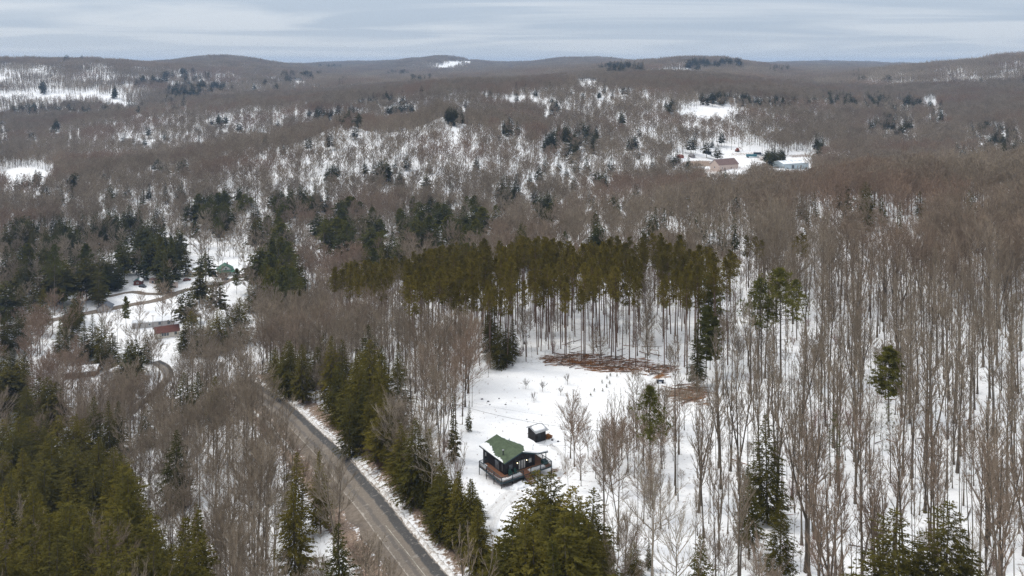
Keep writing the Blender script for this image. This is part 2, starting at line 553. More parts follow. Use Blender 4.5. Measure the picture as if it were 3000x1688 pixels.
M['red_paint'] = plain('red_paint', (.20, .06, .035), .5, .4, .2, 2)
M['wood_pole'] = plain('pole_wood', (.15, .12, .10), .9, .1, .2, 2)
M['wire'] = plain('cable', (.03, .03, .03), .6, .2, .1, 1)
M['cage'] = plain('cage_wire', (.50, .50, .50), .5, .4, .1, 4, .3)
m, nt, b = new_mat('lamp_glow', .5, .2)
b.inputs['Base Color'].default_value = (1, .85, .55, 1)
b.inputs['Emission Color'].default_value = (1, .80, .45, 1)
b.inputs['Emission Strength'].default_value = 6.0
M['glow'] = m


# ------------------------------------------------------------------ mesh helpers
def link(o, parent=None):
    COL.objects.link(o)
    if parent is not None:
        o.parent = parent
    return o


def tag(o, label=None, cat=None, group=None, kind=None):
    for k, v in (('label', label), ('category', cat), ('group', group), ('kind', kind)):
        if v:
            o[k] = v
    return o


def thing(name, label, cat, loc=(0, 0, 0), rz=0.0, group=None):
    o = bpy.data.objects.new(name, None)
    o.empty_display_size = 0.3
    o.location = loc
    o.rotation_euler = (0, 0, rz)
    link(o)
    return tag(o, label, cat, group)


class MB:
    """Collects shapes and links them as one mesh object."""

    def __init__(self):
        self.v, self.f, self.n = [], [], 0

    def add(self, v, f):
        self.v.extend([tuple(p) for p in v])
        self.f.extend([tuple(i + self.n for i in q) for q in f])
        self.n += len(v)
        return self

    def hexa(self, p):
        return self.add(p, [(0, 3, 2, 1), (4, 5, 6, 7), (0, 1, 5, 4), (1, 2, 6, 5), (2, 3, 7, 6), (3, 0, 4, 7)])

    def box(self, x0, x1, y0, y1, z0, z1):
        return self.hexa([(x0, y0, z0), (x1, y0, z0), (x1, y1, z0), (x0, y1, z0), (x0, y0, z1), (x1, y0, z1), (x1, y1, z1), (x0, y1, z1)])

    def prism(self, poly, y0, y1):
        """Outline of (x, z) points, counter-clockwise seen from -Y, drawn out along Y."""
        n = len(poly)
        v = [(x, y0, z) for x, z in poly] + [(x, y1, z) for x, z in poly]
        f = [tuple(range(n)), tuple(range(2 * n - 1, n - 1, -1))]
        f += [((i + 1) % n, i, n + i, n + (i + 1) % n) for i in range(n)]
        return self.add(v, f)

    def bar(self, a, b, r, n=6, r2=None):
        a, b = np.array(a, float), np.array(b, float)
        d = b - a
        d /= np.linalg.norm(d) + 1e-9
        s = np.cross(d, (0, 0, 1) if abs(d[2]) < .9 else (1, 0, 0))
        s /= np.linalg.norm(s)
        t = np.cross(d, s)
        r2 = r if r2 is None else r2
        v = [a + (s * cos(k * 2 * pi / n) + t * sin(k * 2 * pi / n)) * r for k in range(n)]
        v += [b + (s * cos(k * 2 * pi / n) + t * sin(k * 2 * pi / n)) * r2 for k in range(n)]
        f = [(k, (k + 1) % n, n + (k + 1) % n, n + k) for k in range(n)] + [tuple(range(n - 1, -1, -1)), tuple(range(n, 2 * n))]
        return self.add(v, f)

    def wheel(self, c, r, w, axis='y', n=12):
        c = np.array(c, float)
        d = np.array((0, w / 2, 0) if axis == 'y' else (w / 2, 0, 0))
        return self.bar(c - d, c + d, r, n)

    def mesh(self, name, mat):
        me = bpy.data.meshes.new(name)
        me.from_pydata(self.v, [], self.f)
        me.materials.append(M[mat] if isinstance(mat, str) else mat)
        me.update()
        return me

    def build(self, name, mat, parent=None, kind=None, smooth=False):
        me = self.mesh(name, mat)
        if smooth:
            me.polygons.foreach_set('use_smooth', [True] * len(me.polygons))
        o = bpy.data.objects.new(name, me)
        link(o, parent)
        if kind:
            o['kind'] = kind
        return o


def np_mesh(name, verts, faces, mats, midx=None, smooth=False):
    """faces: list of int arrays (k,3) or (k,4)."""
    me = bpy.data.meshes.new(name)
    verts = np.asarray(verts, np.float32)
    me.vertices.add(len(verts))
    me.vertices.foreach_set('co', verts.ravel())
    loops = np.concatenate([f.ravel() for f in faces]).astype(np.int32)
    sizes = np.concatenate([np.full(len(f), f.shape[1]) for f in faces]).astype(np.int32)
    me.loops.add(len(loops))
    me.loops.foreach_set('vertex_index', loops)
    me.polygons.add(len(sizes))
    me.polygons.foreach_set('loop_start', np.r_[0, np.cumsum(sizes)[:-1]].astype(np.int32))
    me.polygons.foreach_set('loop_total', sizes)
    if midx is not None:
        me.polygons.foreach_set('material_index', np.asarray(midx, np.int32))
    if smooth:
        me.polygons.foreach_set('use_smooth', np.ones(len(sizes), bool))
    for mm in mats:
        me.materials.append(M[mm])
    me.update(calc_edges=True)
    return me


def unit(v):
    return v / (np.linalg.norm(v, axis=-1, keepdims=True) + 1e-9)


class Geo:
    """Vectorised collection of tapered sticks and leaf blades."""

    def __init__(self):
        self.v, self.f, self.n = [], [], 0

    def sticks(self, p0, p1, r0, r1, n=3):
        m = len(p0)
        d = unit(p1 - p0)
        ref = np.where(np.abs(d[:, 2:3]) < .9, np.array([[0, 0, 1.]]), np.array([[1., 0, 0]]))
        s = unit(np.cross(d, ref))
        t = np.cross(d, s)
        a = np.arange(n) * 2 * pi / n
        ring = s[:, None, :] * np.cos(a)[None, :, None] + t[:, None, :] * np.sin(a)[None, :, None]
        v = np.concatenate([p0[:, None, :] + ring * np.asarray(r0).reshape(-1, 1, 1), p1[:, None, :] + ring * np.asarray(r1).reshape(-1, 1, 1)], 1)
        k = np.arange(n)
        q = np.stack([k, (k + 1) % n, n + (k + 1) % n, n + k], 1)
        f = (np.arange(m)[:, None, None] * 2 * n + q[None]).reshape(-1, 4) + self.n
        self.v.append(v.reshape(-1, 3))
        self.f.append(f)
        self.n += m * 2 * n

    def blades(self, p0, p1, side, w):
        """Thin triangles from p0 to p1."""
        m = len(p0)
        o = side * (np.asarray(w).reshape(-1, 1) / 2)
        v = np.stack([p0 - o, p0 + o, p1], 1).reshape(-1, 3)
        f = np.arange(m * 3).reshape(-1, 3) + self.n
        self.v.append(v)
        self.f.append(f)
        self.n += m * 3

    def kites(self, p0, p1, side, w, at=0.4):
        m = len(p0)
        o = side * (np.asarray(w).reshape(-1, 1) / 2)
        c = p0 + (p1 - p0) * at
        v = np.stack([p0, c - o, p1, c + o], 1).reshape(-1, 3)
        f = np.arange(m * 4).reshape(-1, 4) + self.n
        self.v.append(v)
        self.f.append(f)
        self.n += m * 4

    def mesh(self, name, mat):
        return np_mesh(name, np.concatenate(self.v), self.f, [mat])


def join_geo(name, parts):
    """One mesh out of several (Geo, material) pairs, for the scattered far trees."""
    v, f, mi, off, mats = [], [], [], 0, []
    for g, mat in parts:
        if mat not in mats:
            mats.append(mat)
        v += g.v
        for ff in g.f:
            f.append(ff + off)
            mi.append(np.full(len(ff), mats.index(mat)))
        off += g.n
    return np_mesh(name, np.concatenate(v), f, mats, np.concatenate(mi))


# ------------------------------------------------------------------ tree builders: each returns (trunk Geo, crown Geo)
UP = np.array([0, 0, 1.0])


def trunk_line(r, H, top, lean, k=9, wander=.012):
    z = np.linspace(0, top * H, k)
    off = np.cumsum(r.normal(0, wander * H / 3, (k, 2)), 0) * np.linspace(0, 1, k)[:, None]
    a = r.uniform(0, 2 * pi)
    off += np.outer(z, [cos(a), sin(a)]) * lean
    return np.c_[off, z]


def along(line, t):
    t = np.clip(t, 0, .9999) * (len(line) - 1)
    i = t.astype(int)
    return line[i] + (line[i + 1] - line[i]) * (t - i)[:, None]


def children(r, p, d, L, bend, n, t0, t1, spread, up, lk):
    """n side shoots along each curved branch."""
    m = len(p)
    P, D, LL = np.repeat(p, n, 0), np.repeat(d, n, 0), np.repeat(L, n)
    t = r.uniform(t0, t1, m * n)
    pos = P + D * (LL * t)[:, None] + UP * (bend * LL * t * t)[:, None]
    dd = unit(D + UP * (2 * bend * t)[:, None] * .8 + r.normal(0, spread, (m * n, 3)) + UP * up)
    return pos, dd, LL * lk * (1.15 - .65 * t) * r.uniform(.7, 1.3, m * n), t


def bare_tree(seed, H, cs=.42, spread=4.2, n1=26, n2=7, n3=12, tw=.022, lean=.02, fork=0, sides=6, rk=1.0, el=(30, 62), tl=1.0):
    r = np.random.default_rng(seed)
    tg_, cg = Geo(), Geo()
    line = trunk_line(r, H, .9, lean)
    r0 = (.0078 * H + .03) * rk
    rad = r0 * (1 - np.linspace(0, 1, len(line)) * .86)
    rad[0] *= 1.7
    tg_.sticks(line[:-1], line[1:], rad[:-1], rad[1:], sides)
    lines = [(line, cs)]
    for q in range(fork):
        f0 = r.uniform(.18, .34)
        base = along(line, np.array([f0]))[0]
        a = r.uniform(0, 2 * pi)
        zz_ = np.linspace(0, 1, 7)
        l2 = base + np.c_[np.cos(a) * zz_ ** .8 * H * .13, np.sin(a) * zz_ ** .8 * H * .13, zz_ * H * (.92 - f0) * .93]
        l2[1:, :2] += np.cumsum(r.normal(0, .1, (6, 2)), 0)
        rd = r0 * .72 * (1 - zz_ * .85)
        tg_.sticks(l2[:-1], l2[1:], rd[:-1], rd[1:], 5)
        lines.append((l2, max(.1, (cs - f0) / (.93 - f0))))
    per = max(4, n1 // len(lines))
    P1, D1, L1_ = [], [], []
    for ln, c in lines:
        u = (np.arange(per) + r.uniform(0, 1, per)) / per
        t = np.clip((c + (1 - c) * u ** .9), 0, .99)
        az = np.arange(per) * 2.399 + r.uniform(0, .8, per)
        e = np.radians(el[0] + (el[1] - el[0]) * u + r.normal(0, 7, per))
        P1.append(along(ln, t))
        D1.append(np.c_[np.cos(az) * np.cos(e), np.sin(az) * np.cos(e), np.sin(e)])
        L1_.append(spread * (.62 + .55 * np.sin(np.clip(u * .85 + .18, 0, 1) * pi)) * r.uniform(.65, 1.2, per))
    P1, D1, L1_ = np.concatenate(P1), np.concatenate(D1), np.concatenate(L1_)
    bend = .22
    rr = r0 * .34 * (L1_ / spread)
    for k in range(3):
        a, b_ = k / 3, (k + 1) / 3
        pa = P1 + D1 * (L1_ * a)[:, None] + UP * (bend * L1_ * a * a)[:, None]
        pb = P1 + D1 * (L1_ * b_)[:, None] + UP * (bend * L1_ * b_ * b_)[:, None]
        cg.sticks(pa, pb, rr * (1 - .85 * a), rr * (1 - .85 * b_), 3)
    P2, D2, L2, t2 = children(r, P1, D1, L1_, bend, n2, .22, .98, .42, .25, .52)
    mid = P2 + D2 * (L2 * .55)[:, None]
    end = P2 + D2 * L2[:, None] + UP * (.12 * L2)[:, None]
    r2 = np.maximum(rr.repeat(n2) * .42, tw * .55)
    cg.sticks(P2, mid, r2, r2 * .65, 3)
    cg.sticks(mid, end, r2 * .65, r2 * .12, 3)
    P3, D3, L3, _ = children(r, P2, D2, L2, .12, n3, .15, 1.0, .5, .22, .55)
    L3 = np.maximum(L3, .35) * tl
    side = unit(np.cross(D3, r.normal(0, 1, D3.shape)))
    cg.blades(P3, P3 + D3 * L3[:, None] + UP * (.08 * L3)[:, None], side, tw * r.uniform(.8, 1.6, len(L3)))
    P4, D4, L4, _ = children(r, P1, D1, L1_, bend, max(2, n3 // 2), .3, 1.0, .55, .2, .3)
    side = unit(np.cross(D4, r.normal(0, 1, D4.shape)))
    cg.blades(P4, P4 + D4 * L4[:, None], side, tw * 1.3)
    return tg_, cg


def hemlock(seed, H, R=4.0, nb_=300, ns=15, start=.06, sw=.34, sl=1.0, rag=.25, flat=1.0, power=.85):
    r = np.random.default_rng(seed)
    tg_, cg = Geo(), Geo()
    line = trunk_line(r, H, .97, .01, 8, .004)
    rad = (.0095 * H) * (1 - np.linspace(0, 1, 8) * .92)
    tg_.sticks(line[:-1], line[1:], rad[:-1], rad[1:], 6)
    u = (np.arange(nb_) + r.uniform(0, 1, nb_)) / nb_
    u = 1 - (1 - u) ** .80
    h = start + (1 - start) * u * .985
    az = np.arange(nb_) * 2.399 + r.normal(0, .35, nb_)
    lump = 1 + rag * (np.sin(az * 2 + r.uniform(0, 6)) * .4 + np.sin(az * 3 + h * 23 + r.uniform(0, 6)) * .5 + np.sin(h * 40 + r.uniform(0, 6)) * .3)
    prof = np.clip((1 - h) ** power, .02, 1) * np.clip(.55 + (h - start) * 3.2, .4, 1)
    L = np.maximum(R * prof * lump * r.uniform(.72, 1.12, nb_), .18)
    e = np.radians(-6 + 34 * h ** 2 + r.normal(0, 6, nb_)) * flat
    D = np.c_[np.cos(az) * np.cos(e), np.sin(az) * np.cos(e), np.sin(e)]
    P = along(line, h / .97 * .999)
    droop = -.16
    mid = P + D * (L * .5)[:, None] + UP * (droop * L * .25)[:, None]
    end = P + D * L[:, None] + UP * (droop * L)[:, None]
    cg.sticks(P, mid, np.maximum(.006 * L, .012), np.maximum(.004 * L, .008), 3)
    m = np.maximum(4, (ns * np.clip(L / R * 1.5, .35, 1)).astype(int))
    k = np.repeat(np.arange(nb_), m)
    n = len(k)
    t = r.uniform(.12, 1.0, n) ** .75
    pos = P[k] + D[k] * (L[k] * t)[:, None] + UP * (droop * L[k] * t * t)[:, None]
    lat = unit(np.cross(D[k], UP))
    sg = np.where(r.uniform(0, 1, n) < .5, -1., 1.)
    dd = unit(D[k] * r.uniform(.35, 1.0, n)[:, None] + lat * (sg * r.uniform(.1, .95, n))[:, None] + UP * (r.normal(-.24, .22, n))[:, None])
    ll = sl * (.42 + .5 * (1 - t)) * np.clip(L[k] / R * 1.4, .4, 1.15) * r.uniform(.7, 1.3, n)
    nrm = unit(UP + r.normal(0, .42, (n, 3)))
    side = unit(np.cross(dd, nrm))
    cg.kites(pos, pos + dd * ll[:, None] + UP * (-.10 * ll)[:, None], side, sw * np.clip(ll, .5, 1.3) * r.uniform(.7, 1.25, n), .38)
    # leader
    tip = line[-1]
    cg.kites(tip[None] - [[0, 0, .2]], tip[None] + [[.05, 0, H * .03]], np.array([[1., 0, 0]]), [.12])
    return tg_, cg


def pine(seed, H, crown=.36, R=2.6, whorls=13, per=6, clumps=5, nn=9, nl=.42, nw=.06, flat=20, bare=True, power=.5):
    """Pines: needle tufts in clumps at the ends of whorled limbs."""
    r = np.random.default_rng(seed)
    tg_, cg = Geo(), Geo()
    line = trunk_line(r, H, .98, .012, 9, .004)
    rad = (.0056 * H + .015) * (1 - np.linspace(0, 1, 9) ** 1.4 * .86)
    tg_.sticks(line[:-1], line[1:], rad[:-1], rad[1:], 6)
    nb_ = whorls * per
    w = np.repeat(np.arange(whorls), per) / (whorls - 1)
    h = (1 - crown) + crown * (w * .97) + r.normal(0, .006, nb_)
    h = np.clip(h, .05, .985)
    az = r.uniform(0, 2 * pi, nb_)
    q = (1 - (h - (1 - crown)) / crown)
    L = np.maximum(R * (np.clip(q, .03, 1) ** power) * (.55 + .45 * np.clip((1 - q) * 4, 0, 1)) * r.uniform(.45, 1.15, nb_), .3)
    e = np.radians(flat * (1 - q) * 1.6 + r.normal(4, 10, nb_))
    D = np.c_[np.cos(az) * np.cos(e), np.sin(az) * np.cos(e), np.sin(e)]
    P = along(line, h)
    cg2 = Geo()
    cg2.sticks(P, P + D * L[:, None] + UP * (.10 * L)[:, None], np.maximum(.014 * L, .02), np.full(nb_, .01), 3)
    if bare:                                                     # a few dead limbs on the clear stem
        kb = 10 if bare is True else bare
        hb = r.uniform(.18, max(.3, 1 - crown), kb)
        ab = r.uniform(0, 2 * pi, kb)
        pb = along(line, hb)
        cg2.sticks(pb, pb + np.c_[np.cos(ab), np.sin(ab), r.uniform(-.2, .2, kb)] * (r.uniform(.5, 1.4, kb) * (1 if bare is True else 1.9))[:, None], np.full(kb, .025), np.full(kb, .008), 3)
    k = np.repeat(np.arange(nb_), clumps)
    n = len(k)
    t = np.clip(1.05 - r.uniform(0, 1, n) ** 1.3 * .75, 0, 1.05)
    c = P[k] + D[k] * (L[k] * t)[:, None] + UP * (.10 * L[k] * t * t)[:, None] + r.normal(0, .16, (n, 3)) * np.clip(L[k], .5, 2)[:, None]
    kk = np.repeat(np.arange(n), nn)
    nk = len(kk)
    dd = unit(r.normal(0, 1, (nk, 3)) + UP * .55 + D[k][kk] * .7)
    ll = nl * r.uniform(.6, 1.3, nk)
    side = unit(np.cross(dd, r.normal(0, 1, (nk, 3))))
    cg.kites(c[kk], c[kk] + dd * ll[:, None], side, nw * r.uniform(.7, 1.4, nk), .5)
    return tg_, cg, cg2


def shrub(seed, H, n=14, tw=.03, spread=.5):
    r = np.random.default_rng(seed)
    g = Geo()
    az = np.arange(n) * 2.399
    e = np.radians(r.uniform(45, 82, n))
    D = np.c_[np.cos(az) * np.cos(e), np.sin(az) * np.cos(e), np.sin(e)]
    P = np.c_[r.normal(0, .12 * H * spread, (n, 2)), np.zeros(n)]
    L = H * r.uniform(.6, 1.0, n)
    g.sticks(P, P + D * L[:, None], np.full(n, tw * .7), np.full(n, tw * .2), 3)
    P2, D2, L2, _ = children(r, P, D, L, .0, 9, .25, 1, .45, .2, .4)
    g.blades(P2, P2 + D2 * L2[:, None], unit(np.cross(D2, r.normal(0, 1, D2.shape))), tw)
    P3, D3, L3, _ = children(r, P2, D2, L2, .0, 5, .2, 1, .5, .2, .55)
    g.blades(P3, P3 + D3 * L3[:, None], unit(np.cross(D3, r.normal(0, 1, D3.shape))), tw * .7)
    return g


# ------------------------------------------------------------------ the ground
dr, sd = line_dist(XG, YG, MAIN_ROAD)
dv, _ = line_dist(XG, YG, VALLEY_ROAD)
ds, _ = line_dist(XG, YG, SIDE_LANE)
du, _ = line_dist(XG, YG, UPPER_LANE)
PXG, PYG, _ = proj(XG, YG, ZG)
near = (YG < 430)
litter = np.clip(1.0 - np.abs(dr - 6.5) / np.where(sd > 0, 5.5, 6.5), 0, 1) * .85 * (YG < 350)
litter = np.maximum(litter, np.clip(1 - dv / 9, 0, 1) * .55)
litter = np.maximum(litter, np.clip(1 - ds / 5, 0, 1) * .45)
litter = np.maximum(litter, np.clip(1 - du / 6, 0, 1) * .6)


def blob(qx, qy, rx, ry, k=1.0, d0=0, d1=9000):
    """A soft patch of ground seen round a place in the picture."""
    e = ((PXG - qx * Q) / (rx * Q)) ** 2 + ((PYG - qy * Q) / (ry * Q)) ** 2
    return np.clip(1.35 - e, 0, 1) * k * ((YG > d0) & (YG < d1))


for a in ((1300, 1246, 17, 15, .5), (1180, 1400, 60, 40, .75), (1120, 1330, 60, 60, .7), (940, 1190, 90, 60, .5), (1730, 990, 70, 20, .7), (1400, 1190, 30, 22, .55),
          (650, 1040, 90, 40, .55), (1242, 1190, 26, 16, .6)):
    litter = np.maximum(litter, blob(*a, d1=430))
for a in ((1760, 412, 60, 9, .8), (1700, 408, 18, 6, .7), (1700, 432, 26, 7, .6), (1930, 400, 40, 8, .6), (1850, 424, 60, 6, .5), (2010, 392, 40, 6, .6), (1790, 428, 50, 7, .6), (1880, 386, 60, 5, .55), (1950, 418, 40, 8, .7), (1740, 395, 30, 4, .5), (1850, 400, 150, 24, .34), (1800, 440, 60, 10, .5)):
    litter = np.maximum(litter, blob(*a, d0=560, d1=1250))
slash = np.zeros_like(litter)
for a in ((1440, 912, 80, 9, .74), (1540, 929, 80, 8, .74), (1390, 902, 40, 5, .6), (1640, 940, 50, 6, .62), (1500, 899, 120, 10, .46), (1600, 910, 90, 14, .44), (1660, 945, 30, 7, .9),
          (1745, 972, 28, 9, .8), (1720, 1003, 40, 9, .85), (1765, 1010, 24, 18, .6)):
    slash = np.maximum(slash, blob(*a, d1=430))
in_clear = inside(PXG.ravel(), PYG.ravel(), CLEARING).reshape(PXG.shape) & near
wooded = np.where(in_clear, 0.0, 1.0) * np.where(YG < 80, 0.3, 1)
me = bpy.data.meshes.new('ground')
idx = np.arange(NT * ND).reshape(ND, NT)
quads = np.stack([idx[:-1, :-1], idx[:-1, 1:], idx[1:, 1:], idx[1:, :-1]], -1).reshape(-1, 4)
me = np_mesh('ground', np.c_[XG.ravel(), YG.ravel(), ZG.ravel()], [quads], ['ground'], None, True)
for nm, arr in (('litter', litter), ('slash', slash), ('wooded', wooded)):
    at = me.attributes.new(nm, 'FLOAT', 'POINT')
    at.data.foreach_set('value', arr.ravel().astype(np.float32))
ground = link(bpy.data.objects.new('ground', me))
tag(ground, 'snow covered ground rolling from the clearing to the far hills', None, None, 'structure')


# ------------------------------------------------------------------ roads
def ribbon(name, line, w, mat, lift, label, off=0.0, uvs=True, jag=0.0, seed=0):
    r = np.random.default_rng(seed)
    L = np.array(line)
    d = np.gradient(L, axis=0)
    d = unit(d)
    s = np.c_[d[:, 1], -d[:, 0]]
    nx = 7
    v, uv = [], []
    for i in range(len(L)):
        j = r.normal(0, jag, 2) if jag else (0, 0)
        for k in range(nx):
            q = k / (nx - 1)
            o = off + (q - .5) * w + (j[0] if k == 0 else j[1] if k == nx - 1 else 0)
            p = L[i] + s[i] * o
            v.append((p[0], p[1], gz(p[0], p[1]) + lift))
            uv.append((q, i / len(L)))
    f = [(i * nx + k, i * nx + k + 1, (i + 1) * nx + k + 1, (i + 1) * nx + k) for i in range(len(L) - 1) for k in range(nx - 1)]
    me = bpy.data.meshes.new(name)
    me.from_pydata(v, [], f)
    me.materials.append(M[mat])
    if uvs:
        u = me.uv_layers.new(name='UVMap')
        for lp in me.loops:
            u.data[lp.index].uv = uv[lp.vertex_index]
    me.polygons.foreach_set('use_smooth', [True] * len(me.polygons))
    o = link(bpy.data.objects.new(name, me))
    return tag(o, label, None, None, 'structure')


ribbon('road_shoulder', MAIN_ROAD, 7.6, 'road_dirt', .05, 'sandy brown shoulder along the paved road', -1.1, True, .35, 3)
ribbon('road', MAIN_ROAD, 5.2, 'asphalt', .09, 'grey paved road with a dark wet lane running down the hill')
ribbon('road_marking', MAIN_ROAD[6:13], .11, 'line', .10, 'worn pale line on the paved road', -.3)
ribbon('valley_road', VALLEY_ROAD, 6.2, 'road_dirt', .12, 'grey brown road across the valley between the houses', 0, True, .3, 5)
ribbon('side_lane', SIDE_LANE, 4.2, 'asphalt', .10, 'dark lane curving to the grey house in the valley')
ribbon('upper_lane', UPPER_LANE, 4.0, 'road_dirt', .12, 'muddy lane in front of the long trailer home', 0, True, .5, 6)


DRIVE = world_line([(1372, 1745), (1392, 1680), (1412, 1620), (1424, 1560), (1440, 1510), (1478, 1468), (1512, 1440)], 1.5)
ribbon('driveway', DRIVE, 3.6, 'trodden', .05, 'trodden snowy drive with wheel ruts and footprints below the cabin', 0, True, .35, 7)
ribbon('footpath', world_line([(1640, 1400), (1652, 1360), (1640, 1325), (1612, 1304)], 1.0), .9, 'trodden', .05, 'narrow trodden path between the cabin and the shed', 0, True, .2, 8)


def bank(name, line, off, w, h, mat, label, seed):
    r = np.random.default_rng(seed)
    L = np.array(line)
    d = unit(np.gradient(L, axis=0))
    s = np.c_[d[:, 1], -d[:, 0]]
    v, nx = [], 6
    for i in range(len(L)):
        hh = h * r.uniform(.3, 1.2)
        ww = w * r.uniform(.6, 1.3)
        for k in range(nx):
            q = k / (nx - 1)
            p = L[i] + s[i] * (off + (q - .5) * ww) + d[i] * r.normal(0, .15)
            v.append((p[0], p[1], gz(p[0], p[1]) + .06 + hh * sin(pi * q) * r.uniform(.6, 1.1) - (.12 if k in (0, nx - 1) else 0)))
    f = [(i * nx + k, i * nx + k + 1, (i + 1) * nx + k + 1, (i + 1) * nx + k) for i in range(len(L) - 1) for k in range(nx - 1)]
    me = bpy.data.meshes.new(name)
    me.from_pydata(v, [], f)
    me.materials.append(M[mat])
    me.polygons.foreach_set('use_smooth', [True] * len(me.polygons))
    return tag(link(bpy.data.objects.new(name, me)), label, None, None, 'stuff')


def densify(line, step):
    out = []
    for (x0, y0), (x1, y1) in zip(line[:-1], line[1:]):
        n = max(1, int(math.hypot(x1 - x0, y1 - y0) / step))
        out += [(x0 + (x1 - x0) * k / n, y0 + (y1 - y0) * k / n) for k in range(n)]
    return out + [line[-1]]


fine_road = densify(MAIN_ROAD, 1.0)
bank('snow_bank', fine_road, 3.1, 1.0, .32, 'dirty_snow', 'dirty ploughed snow bank along the uphill edge of the road', 4)
bank('snow_bank', [p for i, p in enumerate(fine_road) if i > len(fine_road) // 2], -6.2, 1.1, .3, 'dirty_snow', 'thin snow bank on the downhill edge of the road', 5)


# ------------------------------------------------------------------ the cabin
def spot(px, py, h=0.0):
    x, y = hit(px, py, h)
    return x, y, float(gz(x, y))


S = 0.985
cxy = hit(1469.6, 1414.5, 1.25)
CAB = (cxy[0], cxy[1], float(gz(*cxy)) - .05)
CRZ = radians(34)
DZ = 1.3                                                  # deck level
cabin = thing('cabin', 'black cabin with a green roof and a raised wraparound deck in the snowy clearing', 'cabin', CAB, CRZ)
A0, AR, A1, A2 = 2.1, 5.87 * S, 9.6 * S, 12.3 * S          # left wall, ridge, right wall, porch end
B0, B1 = 2.15, 10.3 * S
HE, HR, HK, HP = DZ + 2.5, DZ + 3.72, DZ + 2.42, DZ + 2.15
b = MB().prism([(A0, -1.2), (A1, -1.2), (A1, HK - .02), (AR, HR - .16), (A0, HE + .02)], B0, B1)
wall = b.build('wall', 'dark_siding', cabin)


def hroof(a):
    """Underside of the roof at position a across the cabin."""
    e = 1.6 * S
    if a < AR:
        return HE + (HR - HE) * (a - e) / (AR - e)
    if a < A1 + .2:
        return HR + (HK - HR) * (a - AR) / (A1 + .2 - AR)
    return HK + (HP - HK) * (a - A1 - .2) / (A2 - A1 - .2)


bt = MB()
for k in range(int((A1 - A0) / .42)):
    a = A0 + .2 + k * .42
    bt.box(a - .03, a + .03, B0 - .03, B0 - .002, -.8, hroof(a) - .14)
for k in range(int((B1 - B0) / .42)):
    y = B0 + .2 + k * .42
    bt.box(A0 - .03, A0 - .002, y - .03, y + .03, -.8, HE - .06)
bt.build('siding_batten', 'dark_siding', wall, 'stuff')


def slope(a0, z0, a1, z1, y0, y1, t):
    return MB().hexa([(a0, y0, z0), (a1, y0, z1), (a1, y1, z1), (a0, y1, z0), (a0, y0, z0 + t), (a1, y0, z1 + t), (a1, y1, z1 + t), (a0, y1, z0 + t)])


RB0, RB1 = 1.45, 10.95 * S
EL = 1.6 * S
roof_l = slope(EL, HE, AR, HR, RB0, RB1, .12).build('roof', 'green_roof', cabin)
roof_r = slope(AR + .002, HR, A1 + .2, HK, RB0, RB1, .12).build('roof', 'green_roof', cabin)
porch = slope(A1 + .203, HK, A2 + .1, HP, RB0, 8.2, .10).build('porch_roof', 'green_roof', cabin)
sl = MB()
for k in range(1, 14):                                    # standing courses of the roofing
    f0 = k / 14
    a, z = EL + (AR - EL) * f0, HE + (HR - HE) * f0 + .121
    sl.box(a - .02, a + .02, RB0 + .02, RB1 - .02, z - .004, z + .012)
sl.build('roof_course', 'green_roof', roof_l, 'stuff')
fb = MB()
for a0, z0, a1, z1 in ((EL, HE, AR, HR), (AR, HR, A1 + .2, HK), (A1 + .2, HK, A2 + .1, HP)):
    for y in (RB0 - .05, ):
        fb.hexa([(a0, y, z0 - .1), (a1, y, z1 - .1), (a1, y + .046, z1 - .1), (a0, y + .046, z0 - .1), (a0, y, z0 + .13), (a1, y, z1 + .13), (a1, y + .046, z1 + .13), (a0, y + .046, z0 + .13)])
fb.build('fascia', 'teal_trim', cabin)
MB().box(EL - .05, EL - .003, RB0, RB1, HE - .08, HE + .10).build('gutter', 'black_trim', cabin)
MB().box(AR - .08, AR + .08, RB0, RB1, HR + .10, HR + .15).build('ridge_cap', 'green_roof', cabin)


def window(parent, x0, x1, z0, z1, face, at, frame='black_trim', pane='glass', depth=.06, name='window'):
    """Framed window on a wall face: 'F' faces -y, 'L' faces -x, 'B' +y, 'R' +x."""
    w = .09
    d = MB()

    def bx(mb, u0, u1, v0, v1, q0, q1):
        if face == 'F':
            mb.box(u0, u1, at - q1, at - q0, v0, v1)
        elif face == 'B':
            mb.box(u0, u1, at + q0, at + q1, v0, v1)
        elif face == 'L':
            mb.box(at - q1, at - q0, u0, u1, v0, v1)
        else:
            mb.box(at + q0, at + q1, u0, u1, v0, v1)
    bx(d, x0 - w, x0, z0 - w, z1 + w, .003, depth)
    bx(d, x1, x1 + w, z0 - w, z1 + w, .003, depth)
    bx(d, x0, x1, z0 - w, z0, .003, depth)
    bx(d, x0, x1, z1, z1 + w, .003, depth)
    o = d.build(name, frame, parent)
    g = MB()
    bx(g, x0, x1, z0, z1, .003, depth * .4)
    g.build('pane', pane, o)
    return o


